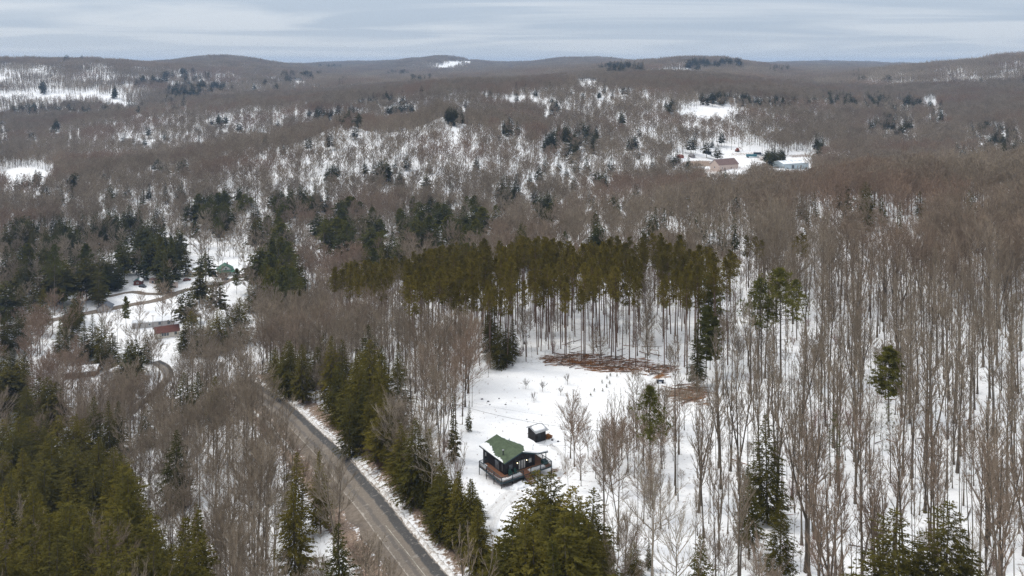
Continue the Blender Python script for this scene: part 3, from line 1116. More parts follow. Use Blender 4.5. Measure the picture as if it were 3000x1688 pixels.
window(cabin, 3.2, 4.0, DZ + .8, DZ + 1.65, 'F', B0)
window(cabin, 8.0 * S, 8.75 * S, DZ + .85, DZ + 1.7, 'F', B0, 'black_trim', 'pale_pane')
window(cabin, 2.7, 3.2, DZ + .5, DZ + 1.75, 'L', A0)
window(cabin, 4.1, 5.6, DZ + .1, DZ + 1.8, 'L', A0, 'black_trim', 'glass')
window(cabin, 8.8, 9.35, DZ + 1.0, DZ + 1.8, 'L', A0, 'black_trim', 'pale_pane')
dr_ = MB().box(5.35, 7.05, B0 - .07, B0 - .003, DZ + .02, DZ + 1.95).build('door', 'black_trim', cabin)
for x0 in (5.45, 6.08, 6.62):
    MB().box(x0, x0 + .36, B0 - .095, B0 - .072, DZ + .2, DZ + 1.82).build('pane', 'pale_pane', dr_)
MB().box(6.0, 6.05, B0 - .14, B0 - .10, DZ + 1.0, DZ + 1.15).build('handle', 'metal', dr_)
for x in (5.05, 7.3):
    lo = MB().box(x - .06, x + .06, B0 - .10, B0 - .003, DZ + 1.66, DZ + 1.78).build('wall_lamp', 'dark_metal', cabin)
    bm = bmesh.new()
    bmesh.ops.create_icosphere(bm, subdivisions=2, radius=.085)
    me = bpy.data.meshes.new('bulb')
    bm.to_mesh(me)
    bm.free()
    me.materials.append(M['glow'])
    bl = bpy.data.objects.new('bulb', me)
    bl.location = (x, B0 - .16, DZ + 1.6)
    link(bl, lo)
ch = MB().bar((2.95, 3.95, HE + .35), (2.95, 3.95, HE + 1.45), .12, 10).build('chimney_pipe', 'dark_metal', cabin)
MB().bar((2.95, 3.95, HE + 1.45), (2.95, 3.95, HE + 1.52), .22, 10).bar((2.95, 3.95, HE + 1.52), (2.95, 3.95, HE + 1.62), .22, 10, .05).build('pipe_cap', 'metal', ch)
MB().bar((6.6, 7.2, HR - .3), (6.6, 7.2, HR + .4), .05, 8).build('vent_pipe', 'dark_metal', cabin)
mast = MB().bar((9.3, 2.6, HK - .3), (9.3, 2.6, HK + 1.5), .045, 8).build('service_mast', 'dark_metal', cabin)
MB().bar((9.3, 2.6, HK + 1.5), (9.42, 2.6, HK + 1.42), .06, 8).build('mast_cap', 'dark_metal', mast)

# deck
AL, AE = 0.0, A2
dk = MB()
n = 0
y = 0.0
while y < B0 - .01:
    dk.box(AL, AE, y, min(y + .14, B0 - .004), DZ - .04, DZ)
    y += .146
x = 0.0
while x < A0 - .05:
    dk.box(x, x + .14, B0, 8.3, DZ - .04, DZ - .001)
    x += .146
x = A1 + .01
while x < AE - .1:
    dk.box(x, x + .14, B0, 6.2, DZ - .04, DZ - .001)
    x += .146
dk.build('deck_board', 'deck', cabin, 'stuff')
rim = MB()
rim.box(AL, AE, -.06, -.003, DZ - .32, DZ - .005)
rim.box(AL - .06, AL - .003, 0, 8.3, DZ - .32, DZ - .005)
rim.box(AE + .003, AE + .06, 0, 6.2, DZ - .32, DZ - .005)
rim.build('deck_beam', 'teal_trim', cabin)
rim = MB()
for k in range(1, 9):
    rim.box(.05, A0 - .05, k, k + .05, DZ - .26, DZ - .045)
for k in range(1, 12):
    rim.box(k, k + .05, .02, B0 - .05, DZ - .26, DZ - .045)
rim.build('deck_joist', 'deck', cabin, 'stuff')
SX0, SX1 = 5.15, 6.95                                     # opening for the stairs
post_pts = [(x, 0) for x in (.03, 2.6, SX0, SX1, 9.3, AE - .03)] + [(.03, y) for y in (2.8, 5.6, 8.25)] + [(AE - .03, y) for y in (3.1, 6.15)]
for x, y in post_pts:
    MB().box(x - .06, x + .06, y - .06 + (.06 if y == 0 else 0), y + .06 + (.06 if y == 0 else 0), -1.6, DZ + .88).build('deck_post', 'black_trim', cabin)
for y in (1.75, 6.0):
    MB().box(AE - .22, AE - .10, y, y + .12, DZ, HP + .02).build('porch_post', 'black_trim', cabin)
runs = [((.03, 0.06), (SX0, .06)), ((SX1, .06), (AE - .03, .06)), ((.03, .06), (.03, 8.25)), ((AE - .03, .06), (AE - .03, 6.15)), ((.03, 8.25), (A0, 8.25))]
bal = MB()
for (x0, y0), (x1, y1) in runs:
    rl = MB()
    for z0, hw, hh in ((DZ + .88, .07, .05), (DZ + .12, .03, .04)):
        if x0 == x1:
            rl.box(x0 - hw, x0 + hw, y0, y1, z0, z0 + hh)
        else:
            rl.box(x0, x1, y0 - hw, y0 + hw, z0, z0 + hh)
    rl.build('rail', 'teal_trim', cabin)
    n = int(math.hypot(x1 - x0, y1 - y0) / .13)
    for k in range(1, n):
        x, y = x0 + (x1 - x0) * k / n, y0 + (y1 - y0) * k / n
        bal.box(x - .012, x + .012, y - .012, y + .012, DZ + .16, DZ + .88)
bal.build('baluster', 'dark_metal', cabin, 'stuff')
st = MB()
for k in range(6):
    MB().box(SX0 + .1, SX1 - .1, -.30 * (k + 1), -.30 * k - .02, DZ - .2 * (k + 1), DZ - .2 * (k + 1) + .045).build('stair_tread', 'deck', cabin)
for x in (SX0 + .05, SX1 - .1):
    MB().hexa([(x, -2.3, -.35), (x + .05, -2.3, -.35), (x + .05, -.07, DZ - .35), (x, -.07, DZ - .35), (x, -2.3, -.05), (x + .05, -2.3, -.05), (x + .05, -.07, DZ - .06), (x, -.07, DZ - .06)]).build('stringer', 'black_trim', cabin)
lat = MB()
for k in range(24):
    x = .2 + k * .2
    lat.box(x, x + .06, .30, .33, -1.0, DZ - .33)
lat.build('skirt_slat', 'dark_siding', cabin, 'stuff')


def snow_sheet(name, label, a0, a1, b0, b1, zfun, mask, thick, loc, rz, step=.14, seed=1, mat='snow'):
    """An irregular lid of snow lying on a surface z = zfun(a, b), kept where mask(a, b) > 0."""
    r = np.random.default_rng(seed)
    na, nb2 = max(3, int((a1 - a0) / step)), max(3, int((b1 - b0) / step))
    A, B = np.meshgrid(np.linspace(a0, a1, na), np.linspace(b0, b1, nb2), indexing='ij')
    mk = mask(A, B)
    top = np.clip(mk * 2.5, 0, 1) ** .5 * thick * (1 + wob(A, B, 1.7, seed) * .45)
    z = np.vectorize(zfun)(A, B)
    keep = mk > 0
    ids, v = {}, []
    for lv in (0, 1):
        for i in range(na):
            for j in range(nb2):
                ids[lv, i, j] = len(v)
                v.append((A[i, j], B[i, j], z[i, j] + .004 + (max(top[i, j], .01) if lv else 0)))
    f = []
    cell = keep[:-1, :-1] | keep[1:, :-1] | keep[:-1, 1:] | keep[1:, 1:]
    for i in range(na - 1):
        for j in range(nb2 - 1):
            if not cell[i, j]:
                continue
            q = [(i, j), (i + 1, j), (i + 1, j + 1), (i, j + 1)]
            f.append(tuple(ids[1, a, c] for a, c in q))
            for e in range(4):
                (i0, j0), (i1, j1) = q[e], q[(e + 1) % 4]
                ni, nj = i + (0, 1, 0, -1)[e], j + (-1, 0, 1, 0)[e]
                if not (0 <= ni < na - 1 and 0 <= nj < nb2 - 1) or not cell[ni, nj]:
                    f.append((ids[0, i0, j0], ids[0, i1, j1], ids[1, i1, j1], ids[1, i0, j0]))
    me = bpy.data.meshes.new(name)
    me.from_pydata(v, [], f)
    me.materials.append(M[mat])
    me.polygons.foreach_set('use_smooth', [True] * len(me.polygons))
    o = link(bpy.data.objects.new(name, me))
    o.location, o.rotation_euler = loc, (0, 0, rz)
    return tag(o, label, None, None, 'stuff')


rz_top = lambda a, b_: hroof(a) + .125
snow_sheet('roof_snow', 'snow left along the left eave of the cabin roof', EL - .02, EL + 2.2, RB0, RB1, rz_top,
           lambda a, b_: np.interp(b_, [1.5, 2.4, 3.6, 5.0, 6.2, 7.4, 8.6, 9.6, 10.4], [-.3, .1, .3, .12, .45, .95, 1.35, 1.5, 1.2]) + wob(a, b_, 1.3, 8) * .3 + wob(a, b_, .45, 18) * .22 - (a - EL), .16, CAB, CRZ, .13, 8)
snow_sheet('roof_snow', 'snow blanket over the right slope of the cabin roof', AR + .1, A1 + .2, RB0, RB1, rz_top,
           lambda a, b_: (a - AR) - .25 - 2.7 * np.exp(-((b_ - 5.4) / 2.5) ** 2) - .5 * np.exp(-((b_ - 2.6) / .8) ** 2) + wob(a, b_, 1.5, 9) * .35 + wob(a, b_, .5, 19) * .3, .2, CAB, CRZ, .14, 9)
snow_sheet('roof_snow', 'snow on the low porch roof of the cabin', A1 + .22, A2 + .1, RB0, 8.2, lambda a, b_: hroof(a) + .105,
           lambda a, b_: .5 + 0 * a + wob(a, b_, 1.5, 10) * .2, .2, CAB, CRZ, .16, 10)
snow_sheet('deck_snow', 'snow on the front left corner of the cabin deck', .1, 5.0, .1, 2.1, lambda a, b_: DZ,
           lambda a, b_: np.interp(a, [0, .6, 2, 4, 5], [1.6, 1.2, .85, 1.1, 1.5]) + wob(a, b_, 1.0, 11) * .35 - b_, .25, CAB, CRZ, .12, 11)
snow_sheet('deck_snow', 'snow on the front right part of the cabin deck', 7.0, 10.6, .1, 1.9, lambda a, b_: DZ,
           lambda a, b_: 1.25 + wob(a, b_, 1.0, 12) * .4 - b_, .28, CAB, CRZ, .12, 12)
snow_sheet('deck_snow', 'thin snow along the left rail of the cabin deck', .1, 1.9, .9, 8.2, lambda a, b_: DZ,
           lambda a, b_: np.interp(b_, [0, 2, 4, 6.4, 7.4, 8.2], [.6, .28, .25, .25, 1.3, 1.2]) + wob(a, b_, .9, 13) * .25 - a, .12, CAB, CRZ, .12, 13)
snow_sheet('snow_heap', 'snow heap in front of the cabin deck beside the stairs', 1.2, 5.4, -2.2, -.15, lambda a, b_: float(0.0),
           lambda a, b_: 1.0 - ((a - 3.5) / 2.2) ** 2 - ((b_ + 1.1) / 1.1) ** 2 + wob(a, b_, 1.0, 14) * .45, .5, (CAB[0], CAB[1], CAB[2] - .05), CRZ, .15, 14)


def on_cabin(a, b_, z=0.0):
    return (CAB[0] + cos(CRZ) * a - sin(CRZ) * b_, CAB[1] + sin(CRZ) * a + cos(CRZ) * b_, CAB[2] + z)


def adirondack(a, b_, rz, label):
    t = thing('deck_chair', label, 'chair', on_cabin(a, b_, DZ), CRZ + rz, 'green chairs on the cabin deck')
    MB().hexa([(-.3, -.3, .36), (.3, -.3, .36), (.3, .25, .24), (-.3, .25, .24), (-.3, -.3, .40), (.3, -.3, .40), (.3, .25, .28), (-.3, .25, .28)]).build('seat', 'chair_green', t)
    for k in range(5):
        x = -.29 + k * .12
        MB().hexa([(x, .22, .26), (x + .10, .22, .26), (x + .10, .25, .26), (x, .25, .26), (x, .48, 1.0 - abs(k - 2) * .04), (x + .10, .48, 1.0 - abs(k - 2) * .04), (x + .10, .51, 1.0 - abs(k - 2) * .04), (x, .51, 1.0 - abs(k - 2) * .04)]).build('back_slat', 'chair_green', t)
    for s in (-1, 1):
        MB().box(s * .36 - .07, s * .36 + .07, -.35, .35, .55, .58).build('armrest', 'chair_green', t)
        MB().box(s * .34 - .03, s * .34 + .03, -.33, -.25, 0, .55).build('leg', 'chair_green', t)
        MB().box(s * .34 - .03, s * .34 + .03, .25, .33, 0, .55).build('leg', 'chair_green', t)


adirondack(3.0, 1.35, radians(-15), 'green slatted chair nearest the deck corner of the cabin')
adirondack(4.35, 1.25, radians(20), 'green slatted chair close to the cabin door')
t = thing('storage_box', 'dark green storage box at the right end of the cabin deck', 'box', on_cabin(AE - .75, 1.3, DZ), CRZ)
MB().box(-.5, .5, -.4, .8, 0, .62).build('body', 'chair_green', t)
MB().box(-.54, .54, -.44, .84, .62, .70).build('lid', 'teal_trim', t)

# shed behind the cabin
sx, sy, sz_ = spot(1576, 1290)
SHED = (sx, sy, sz_)
SRZ = radians(36)
shed = thing('shed', 'small black shed with a grey snowy roof behind the cabin', 'shed', SHED, SRZ)
# local x along the front, local -y towards the camera right; the long slope falls towards -y
MB().prism([(-1.5, -.5), (1.5, -.5), (1.5, 2.5), (-1.5, 2.5)], -.9, 1.7).build('wall', 'dark_siding', shed)
MB().prism([(-.7, .05), (.1, .05), (.1, 1.9), (-.7, 1.9)], -.96, -.903).build('door', 'black_trim', shed)
shr = MB().hexa([(-1.8, -1.6, 2.35), (1.8, -1.6, 2.35), (1.8, .75, 2.95), (-1.8, .75, 2.95), (-1.8, -1.6, 2.45), (1.8, -1.6, 2.45), (1.8, .75, 3.05), (-1.8, .75, 3.05)])
shr.build('roof', 'metal', shed)
MB().hexa([(-1.8, .752, 2.95), (1.8, .752, 2.95), (1.8, 2.1, 2.5), (-1.8, 2.1, 2.5), (-1.8, .752, 3.05), (1.8, .752, 3.05), (1.8, 2.1, 2.6), (-1.8, 2.1, 2.6)]).build('roof', 'metal', shed)
snow_sheet('roof_snow', 'snow patch on the shed roof', -1.5, 1.55, -1.35, .7, lambda a, b_: 2.455 + (b_ + 1.6) / 2.35 * .6,
           lambda a, b_: 1 - (a / 1.45) ** 4 - ((b_ + .15) / .95) ** 4 + wob(a, b_, 1.2, 15) * .3, .16, SHED, SRZ, .1, 15)
rng = np.random.default_rng(77)
for k in range(16):
    q, row = k % 6, k // 6
    t = MB().bar((0, -.55, 0), (0, .55, 0), .13, 8).build('firewood_log', 'red_log')
    t.location = (SHED[0] + cos(SRZ) * (1.85 + q * .27 + row * .13) - sin(SRZ) * -.4, SHED[1] + sin(SRZ) * (1.85 + q * .27 + row * .13) + cos(SRZ) * -.4, SHED[2] + .12 + row * .22)
    t.rotation_euler = (0, 0, SRZ + rng.normal(0, .06))
    tag(t, ('bottom', 'middle', 'top')[row] + ' row brown firewood log in the pile beside the black shed', 'log', 'firewood logs beside the shed')

# overhead lines
PA = hit(1335, 1186, 7.6)
PB = hit(1768, 1264, 7.6)


def pole(px, py, h, label, loc=None):
    x, y = loc if loc else hit(px, py)
    z = float(gz(x, y))
    t = thing('utility_pole', label, 'pole', (x, y, z))
    MB().bar((0, 0, -.5), (0, 0, h), .14, 8, .10).build('mast', 'wood_pole', t)
    MB().box(-.9, .9, -.06, .06, h - .55, h - .42).build('crossarm', 'wood_pole', t)
    for s in (-.8, 0, .8):
        MB().bar((s, 0, h - .42), (s, 0, h - .22), .05, 6).build('insulator', 'grey_wall', t)
    return x, y, z + h


def cable(a, b_, sag, label, r=.022):
    mb = MB()
    a, b_ = np.array(a, float), np.array(b_, float)
    p = [a + (b_ - a) * t + np.array([0, 0, -4 * sag * t * (1 - t)]) for t in np.linspace(0, 1, 25)]
    for q0, q1 in zip(p[:-1], p[1:]):
        mb.bar(q0, q1, r, 5)
    return tag(mb.build('overhead_cable', 'wire'), label, 'cable', 'overhead cables over the clearing')


pa = pole(0, 0, 8.0, 'wooden utility pole among the trees left of the clearing', PA)
pb = pole(0, 0, 8.0, 'wooden utility pole among the bare trees right of the clearing', PB)
cable((pa[0], pa[1], pa[2] - .3), (pb[0], pb[1], pb[2] - .3), .9, 'dark overhead cable crossing the clearing above the shed', .028)
cable((pa[0] + .8, pa[1] + 1.5, pa[2] + .1), (pb[0] + .8, pb[1] + 3.5, pb[2] + .2), .7, 'thin fainter overhead cable running behind the dark one', .012)
mt = on_cabin(9.3, 2.6, HK + 1.4)
cable(mt, (pb[0], pb[1], pb[2] - 2.2), .5, 'thin cable running right from the mast on the cabin roof', .012)

# young fruit trees with guards, seedlings, rocks, quad bike
for k, (px, py, hh, lb) in enumerate(((1540.5, 1139.5, 2.6, 'slim young fruit tree in a wire guard, farthest left in the clearing'), (1589.5, 1147, 2.7, 'spreading young fruit tree in a wire guard, middle of the clearing'),
                                      (1564.5, 1175.5, 2.4, 'open vase shaped young fruit tree nearest the shed'), (1663, 1126.5, 2.8, 'twiggy young fruit tree in a wire guard near the log slash'),
                                      (1642.5, 1158, 2.3, 'upright young fruit tree standing alone right of the shed'))):
    x, y, z = spot(px, py)
    t = thing('fruit_tree', lb, 'tree', (x, y, z), k * 1.3, 'young fruit trees in the clearing')
    MB().bar((0, 0, -.1), (.05, .03, hh * .38), .07, 6, .05).build('trunk', 'bark', t)
    g = shrub(400 + k, hh * .72, 8, .05, .15)
    o = link(bpy.data.objects.new('crown', g.mesh('crown', 'bark')), t)
    o.location = (.05, .03, hh * .30)
    cg_ = MB()
    for q in range(12):
        a = q * pi / 6
        a2 = a + pi / 6
        p0, p1 = (cos(a) * .75, sin(a) * .75), (cos(a2) * .75, sin(a2) * .75)
        cg_.bar((*p0, 0), (*p0, 1.1), .008, 3)
        for zz2 in (.1, .43, .76, 1.09):
            cg_.bar((*p0, zz2), (*p1, zz2), .006, 3)
    cg_.build('wire_guard', 'cage', t, 'stuff')
for k, (zx, zy) in enumerate(((1132, 520), (1230, 525), (1190, 575), (1140, 625), (1036, 622), (1236, 432), (1320, 440), (1195, 462), (990, 678))):
    px, py = 1500 + zx / 4.293, 1000 + (zy + 10) / 4.293
    x, y, z = spot(px, py)
    t = thing('seedling', ('small dark', 'small grey', 'stubby dark')[k % 3] + ' conifer seedling poking out of the clearing snow', 'seedling', (x, y, z), k, 'conifer seedlings in the clearing')
    MB().bar((0, 0, -.1), (0, 0, .5), .03, 5, .01).build('stem', 'bark', t)
    g = Geo()
    rr = np.random.default_rng(k)
    n = 90
    h = rr.uniform(.1, 1, n) ** .8
    a = rr.uniform(0, 6.28, n)
    p0 = np.c_[np.zeros((n, 2)), h * 1.0]
    d = np.c_[np.cos(a), np.sin(a), rr.normal(-.1, .3, n)] * ((1.15 - h) * .42)[:, None]
    g.kites(p0, p0 + d, unit(np.cross(d, UP)), .09 + 0 * h)
    link(bpy.data.objects.new('crown', g.mesh('crown', 'spruce')), t)
for k, (px, py, s) in enumerate(((1412, 1171, .55), (1430, 1178, .5), (1435, 1187, .35), (1481, 1186, .4), (1462, 1168, .35), (1502, 1096 - 25, .6), (1543, 1230, .3), (1564, 1234, .25),
                                 (1635, 1295, .45), (1618, 1290, .5), (1608, 1287, .4), (1693, 1168, .35), (1701, 1169, .3))):
    x, y, z = spot(px, py)
    bm = bmesh.new()
    bmesh.ops.create_icosphere(bm, subdivisions=2, radius=s * .62)
    rr = random.Random(k)
    for v_ in bm.verts:
        v_.co *= rr.uniform(.75, 1.15)
        v_.co.z *= .6
    me = bpy.data.meshes.new('rock')
    bm.to_mesh(me)
    bm.free()
    me.materials.append(M['rock'])
    o = link(bpy.data.objects.new('rock', me))
    o.location = (x, y, z + s * .15)
    where = 'beside the shed' if px > 1600 and px < 1650 else 'at the left edge of the clearing' if px < 1510 else 'in the open clearing'
    tag(o, 'dark rock showing through the snow ' + where, 'rock', 'dark rocks in the clearing snow')

x, y, z = spot(1934, 1123)
t = thing('quad_bike', 'small blue quad bike parked at the far right edge of the clearing', 'quad bike', (x, y, z), radians(80))
MB().box(-.25, .25, -.85, .85, .42, .66).build('body', 'blue_paint', t)
MB().box(-.18, .18, -.6, .25, .66, .84).build('seat', 'dark_paint', t)
MB().box(-.5, .5, .45, 1.0, .70, .74).build('front_rack', 'dark_metal', t)
MB().box(-.5, .5, -1.05, -.5, .70, .74).build('rear_rack', 'dark_metal', t)
MB().bar((0, .42, .6), (0, .3, 1.05), .03, 6).bar((-.38, .26, 1.08), (.38, .26, 1.08), .022, 6).build('handlebar', 'dark_metal', t)
for sx_ in (-.45, .45):
    for sy_ in (-.65, .65):
        MB().wheel((sx_, sy_, .30), .30, .22, 'x', 14).build('wheel', 'tyre', t)


# ------------------------------------------------------------------ houses in the valley and yard buildings
def house(name, label, cat, px, py, rz, w, l, h, rise, wallm, roofm, over=.45, wins=(), door=None, snow=(), chim=None, found=1.0, group=None, snow_seed=20, sink=0.0, wframe='white_trim'):
    x, y, z = spot(px, py)
    rz = radians(rz)
    t = thing(name, label, cat, (x, y, z - sink), rz, group)
    MB().prism([(-w / 2, -found), (w / 2, -found), (w / 2, h), (0, h + rise - .02), (-w / 2, h)], -l / 2, l / 2).build('wall', wallm, t)
    k = rise / (w / 2)
    tt = .16
    for s in (-1, 1):
        x0, x1 = s * (w / 2 + over), s * .001
        z0, z1 = h - k * over + .01, h + rise + .01
        q = MB().hexa([(x0, -l / 2 - over, z0), (x1, -l / 2 - over, z1), (x1, l / 2 + over, z1), (x0, l / 2 + over, z0),
                       (x0, -l / 2 - over, z0 + tt), (x1, -l / 2 - over, z1 + tt), (x1, l / 2 + over, z1 + tt), (x0, l / 2 + over, z0 + tt)])
        rf = q.build('roof', roofm, t)
    if chim:
        MB().box(chim[0] - .3, chim[0] + .3, chim[1] - .3, chim[1] + .3, h, h + rise + .9).build('chimney', 'red_wall', t)
    for face, u, z0, ww, hh in wins:
        at = {'F': -l / 2, 'B': l / 2, 'L': -w / 2, 'R': w / 2}[face]
        at = abs(at) if face in 'BR' else at
        window(t, u - ww / 2, u + ww / 2, z0, z0 + hh, face, at, wframe, 'glass', .08)
    if door:
        face, u = door
        at = {'F': -l / 2, 'L': -w / 2, 'R': w / 2}[face]
        d = MB()
        if face == 'F':
            d.box(u - .5, u + .5, at - .07, at - .003, 0, 2.1)
        elif face == 'L':
            d.box(at - .07, at - .003, u - .5, u + .5, 0, 2.1)
        else:
            d.box(at + .003, at + .07, u - .5, u + .5, 0, 2.1)
        d.build('door', 'brown_wall', t)
    for s, cover in snow:
        sg = -1 if s == 'L' else 1
        a_lo, a_hi = (-(w / 2 + over), -.02) if s == 'L' else (.02, w / 2 + over)
        zf = lambda a, b_: h + rise + .01 - k * abs(a) + tt + .003
        mk = lambda a, b_: cover + wob(a, b_, 5, snow_seed) * .55 + .25 * (np.abs(a) / (w / 2) - .5)
        snow_sheet('roof_snow', 'snow on the roof of the ' + label.split(' with')[0].split(' beside')[0].split(' by')[0], a_lo, a_hi, -l / 2 - over, l / 2 + over, zf, mk, .22, (x, y, z - sink), rz, .4, snow_seed)
    return t, (x, y, z)


house('mobile_home', 'long pale single storey trailer home beside the valley road', 'mobile home', 479, 836, 59, 4.6, 19.5, 2.7, .6, 'pink_wall', 'brown_roof', .2,
      [('L', 6.4, 1.0, 1.6, 1.1), ('L', 3.8, 1.0, 1.0, 1.1), ('L', -7.0, .9, 1.0, 1.2), ('L', -1.5, 1.0, 1.2, 1.1)], ('L', 1.2), [('R', .6)], None, 1.5, None, 21, 0, 'black_trim')
gh, gp = house('farmhouse', 'white house with a bright green hipped porch roof in the valley', 'house', 660, 803, 24, 8.5, 8.5, 3.2, 2.6, 'white_wall', 'teal_green_roof', .5,
               [('F', -2.4, 1.0, .9, 1.4), ('F', 2.4, 1.0, .9, 1.4), ('F', 0, 3.6, 1.0, 1.1), ('L', -2, 1, .9, 1.3), ('L', 2, 1, .9, 1.3)], ('F', 0), (), (1.2, 1.5))
MB().hexa([(-5.6, -7.0, 2.35), (5.6, -7.0, 2.35), (4.6, -4.26, 3.25), (-4.6, -4.26, 3.25), (-5.6, -7.0, 2.5), (5.6, -7.0, 2.5), (4.6, -4.26, 3.4), (-4.6, -4.26, 3.4)]).build('porch_roof', 'teal_green_roof', gh)
for k in range(6):
    MB().box(-5.2 + k * 2.05, -5.05 + k * 2.05, -6.8, -6.65, -.6, 2.4).build('porch_post', 'white_trim', gh)
MB().box(-5.3, 5.3, -6.9, -4.26, -.5, .05).build('porch_floor', 'grey_wall', gh)
dm = MB().prism([(-1.4, 4.6), (1.4, 4.6), (1.4, 5.3), (0, 6.1), (-1.4, 5.3)], -4.0, -1.0).build('dormer', 'teal_green_roof', gh)

house('house', 'small tan house with a white snowy roof left of the green roofed house', 'house', 568, 806, -24, 6.0, 7.5, 2.8, 2.3, 'tan_wall', 'grey_roof', .4,
      [('F', -1.4, 1.0, .9, 1.1), ('F', 1.4, 1.0, .9, 1.1), ('R', 0, 1, 1, 1.1), ('F', 0, 3.2, .8, .8)], None, [('L', .9), ('R', .9)], None, 1.0, None, 23)
house('shed', 'dark red shed under the trees behind the trailer home', 'shed', 452, 792, 80, 5, 9, 2.2, 1.0, 'red_wall', 'red_wall', .3, (), None, [('L', .05)], None, .8, None, 24)
house('shed', 'maroon shed at the left end of the trailer home', 'shed', 406, 833, 10, 4.2, 4.5, 2.2, 1.0, 'red_wall', 'teal_wall', .3, [('F', 0, .9, .8, .8)], None, [('R', .1)], None, .8, None, 25)
rh, rp = house('house', 'cream house with a red metal roof in the valley', 'house', 488, 984, 118, 7.0, 10, 2.8, 1.8, 'cream_wall', 'red_roof', .5,
               [('L', 2.0, 1.1, .7, 1.1), ('L', .9, 1.1, .7, 1.1), ('L', -.2, 1.1, .7, 1.1), ('L', -3.6, 1.1, .9, 1.1), ('F', 0, 1, .9, 1.1), ('B', 0, 1.0, .9, 1.1)], None, (), None, 1.6, None, 26, 0, 'black_trim')
house('house', 'grey weathered house with a snowy roof behind the red roofed house', 'house', 484, 950, 105, 6.5, 8, 2.6, 1.8, 'grey_wall', 'grey_roof', .4,
      [('L', 2, 1, .9, 1.1), ('L', -2, 1, .9, 1.1)], None, [('L', .7), ('R', .9)], None, 1.4, None, 27, 0, 'black_trim')
house('trailer', 'white roofed trailer left of the grey weathered house', 'trailer', 428, 957, 102, 4, 12, 2.4, .4, 'grey_wall', 'white_trim', .15,
      [('L', 2, 1, .9, .9), ('L', -2, 1, .9, .9)], None, [('L', 1.0), ('R', 1.0)], None, 1.2, None, 28)
house('shed', 'dark hip roofed shed beside the valley road', 'shed', 309, 909, 12, 6, 6, 2.0, 1.7, 'grey_wall', 'dark_paint', .5, (), None, (), None, .8, None, 29)
house('house', 'white chalet with a steep gable at the left edge of the valley', 'house', 66, 894, 8, 7, 9, 2.8, 3.2, 'white_wall', 'grey_roof', .4,
      [('F', -1.3, 1, .9, 1.2), ('F', 1.3, 1, .9, 1.2), ('F', 0, 3.6, .9, 1.1)], None, [('L', .4), ('R', .7)], None, 1.0, None, 30, 0, 'brown_wall')
house('house', 'teal gabled house half hidden among the hemlocks on the left', 'house', 236, 1052, -22, 6, 9, 3.0, 1.8, 'teal_wall', 'grey_roof', .4,
      [('F', -1.2, 1, .9, 1.3), ('F', 1.2, 1, .9, 1.3)], None, [('L', .9), ('R', .9)], None, 1.2, None, 31)
house('house', 'low dark house with an icy white eave below the teal house', 'house', 240, 1098, 105, 7, 12, 2.4, 1.2, 'brown_wall', 'grey_roof', .4,
      [('L', 2, .9, .9, 1), ('L', -2, .9, .9, 1)], None, [('L', .55), ('R', 1.0)], None, 1.2, None, 32)
grh, grp = house('house', 'grey gabled house with a snow covered roof beside the dark lane', 'house', 352, 1108, -14, 8.2, 12, 3.0, 2.1, 'grey_wall', 'grey_roof', .6,
                 [('F', -2.3, 1, 1.0, 1.3), ('F', 0, 1, 1.0, 1.3)], ('F', 2.2), [('L', 1.0), ('R', 1.0)], None, 1.6, None, 33)
house('house', 'low white roofed house just showing above the pine stand', 'house', 1466, 716, 88, 7, 14, 3.4, 1.8, 'tan_wall', 'grey_roof', .5, [('L', 0, 1, 1, 1)], None, [('L', 1.0), ('R', 1.0)], None, 1.0, None, 34, -2.5)
house('house', 'dark gabled house among conifers in the middle of the valley', 'house', 1233, 655, 20, 7, 9, 2.8, 2.4, 'brown_wall', 'grey_roof', .4, [('F', 0, 1, 1, 1)], None, [('L', .9), ('R', .9)], None, 1.0, None, 35)
house('house', 'low pale house behind the dense pines in the valley', 'house', 1120, 706, 80, 7, 12, 2.8, 1.6, 'cream_wall', 'grey_roof', .4, [('L', 0, 1, 1, 1)], None, [('L', .8), ('R', .9)], None, 1.0, None, 36)
# gravel yard
house('barn', 'large barn with a brown roof and a pale gable in the gravel yard', 'barn', 2122, 495, -62, 12, 24, 5.0, 4.6, 'pink_wall', 'brown_roof', .5, [('R', -8, 1.4, 1.2, 1.2), ('F', 0, 1.6, 1.4, 1.4)], ('R', 3), [('L', .5)], None, 2.0, None, 37)
house('warehouse', 'long pale steel warehouse with a partly white roof', 'warehouse', 2316, 492, -66, 15, 30, 5.0, 2.2, 'steel_wall', 'steel_roof', .4, [('R', -4, .3, 3.2, 3.4), ('R', 6, 2.0, 1.2, 1.2)], None, [('R', .12), ('L', .6)], None, 2.0, None, 38)
for px, py, m_, lb in ((1994, 462, 'red_paint', 'small red shed at the back of the gravel yard'), (2027, 461, 'grey_roof', 'small grey tent shaped shed beside the red one in the yard'), (1939, 470, 'grey_roof', 'tiny grey shed at the left end of the gravel yard'),
                       (2075, 452, 'dark_paint', 'dark shed along the back edge of the gravel yard'), (2012, 490, 'grey_roof', 'low grey shed in the front of the gravel yard')):
    house('shed', lb, 'shed', px, py, 30, 4.5, 5, 1.8, 1.4, m_, m_, .3, (), None, (), None, .6, None, 39)


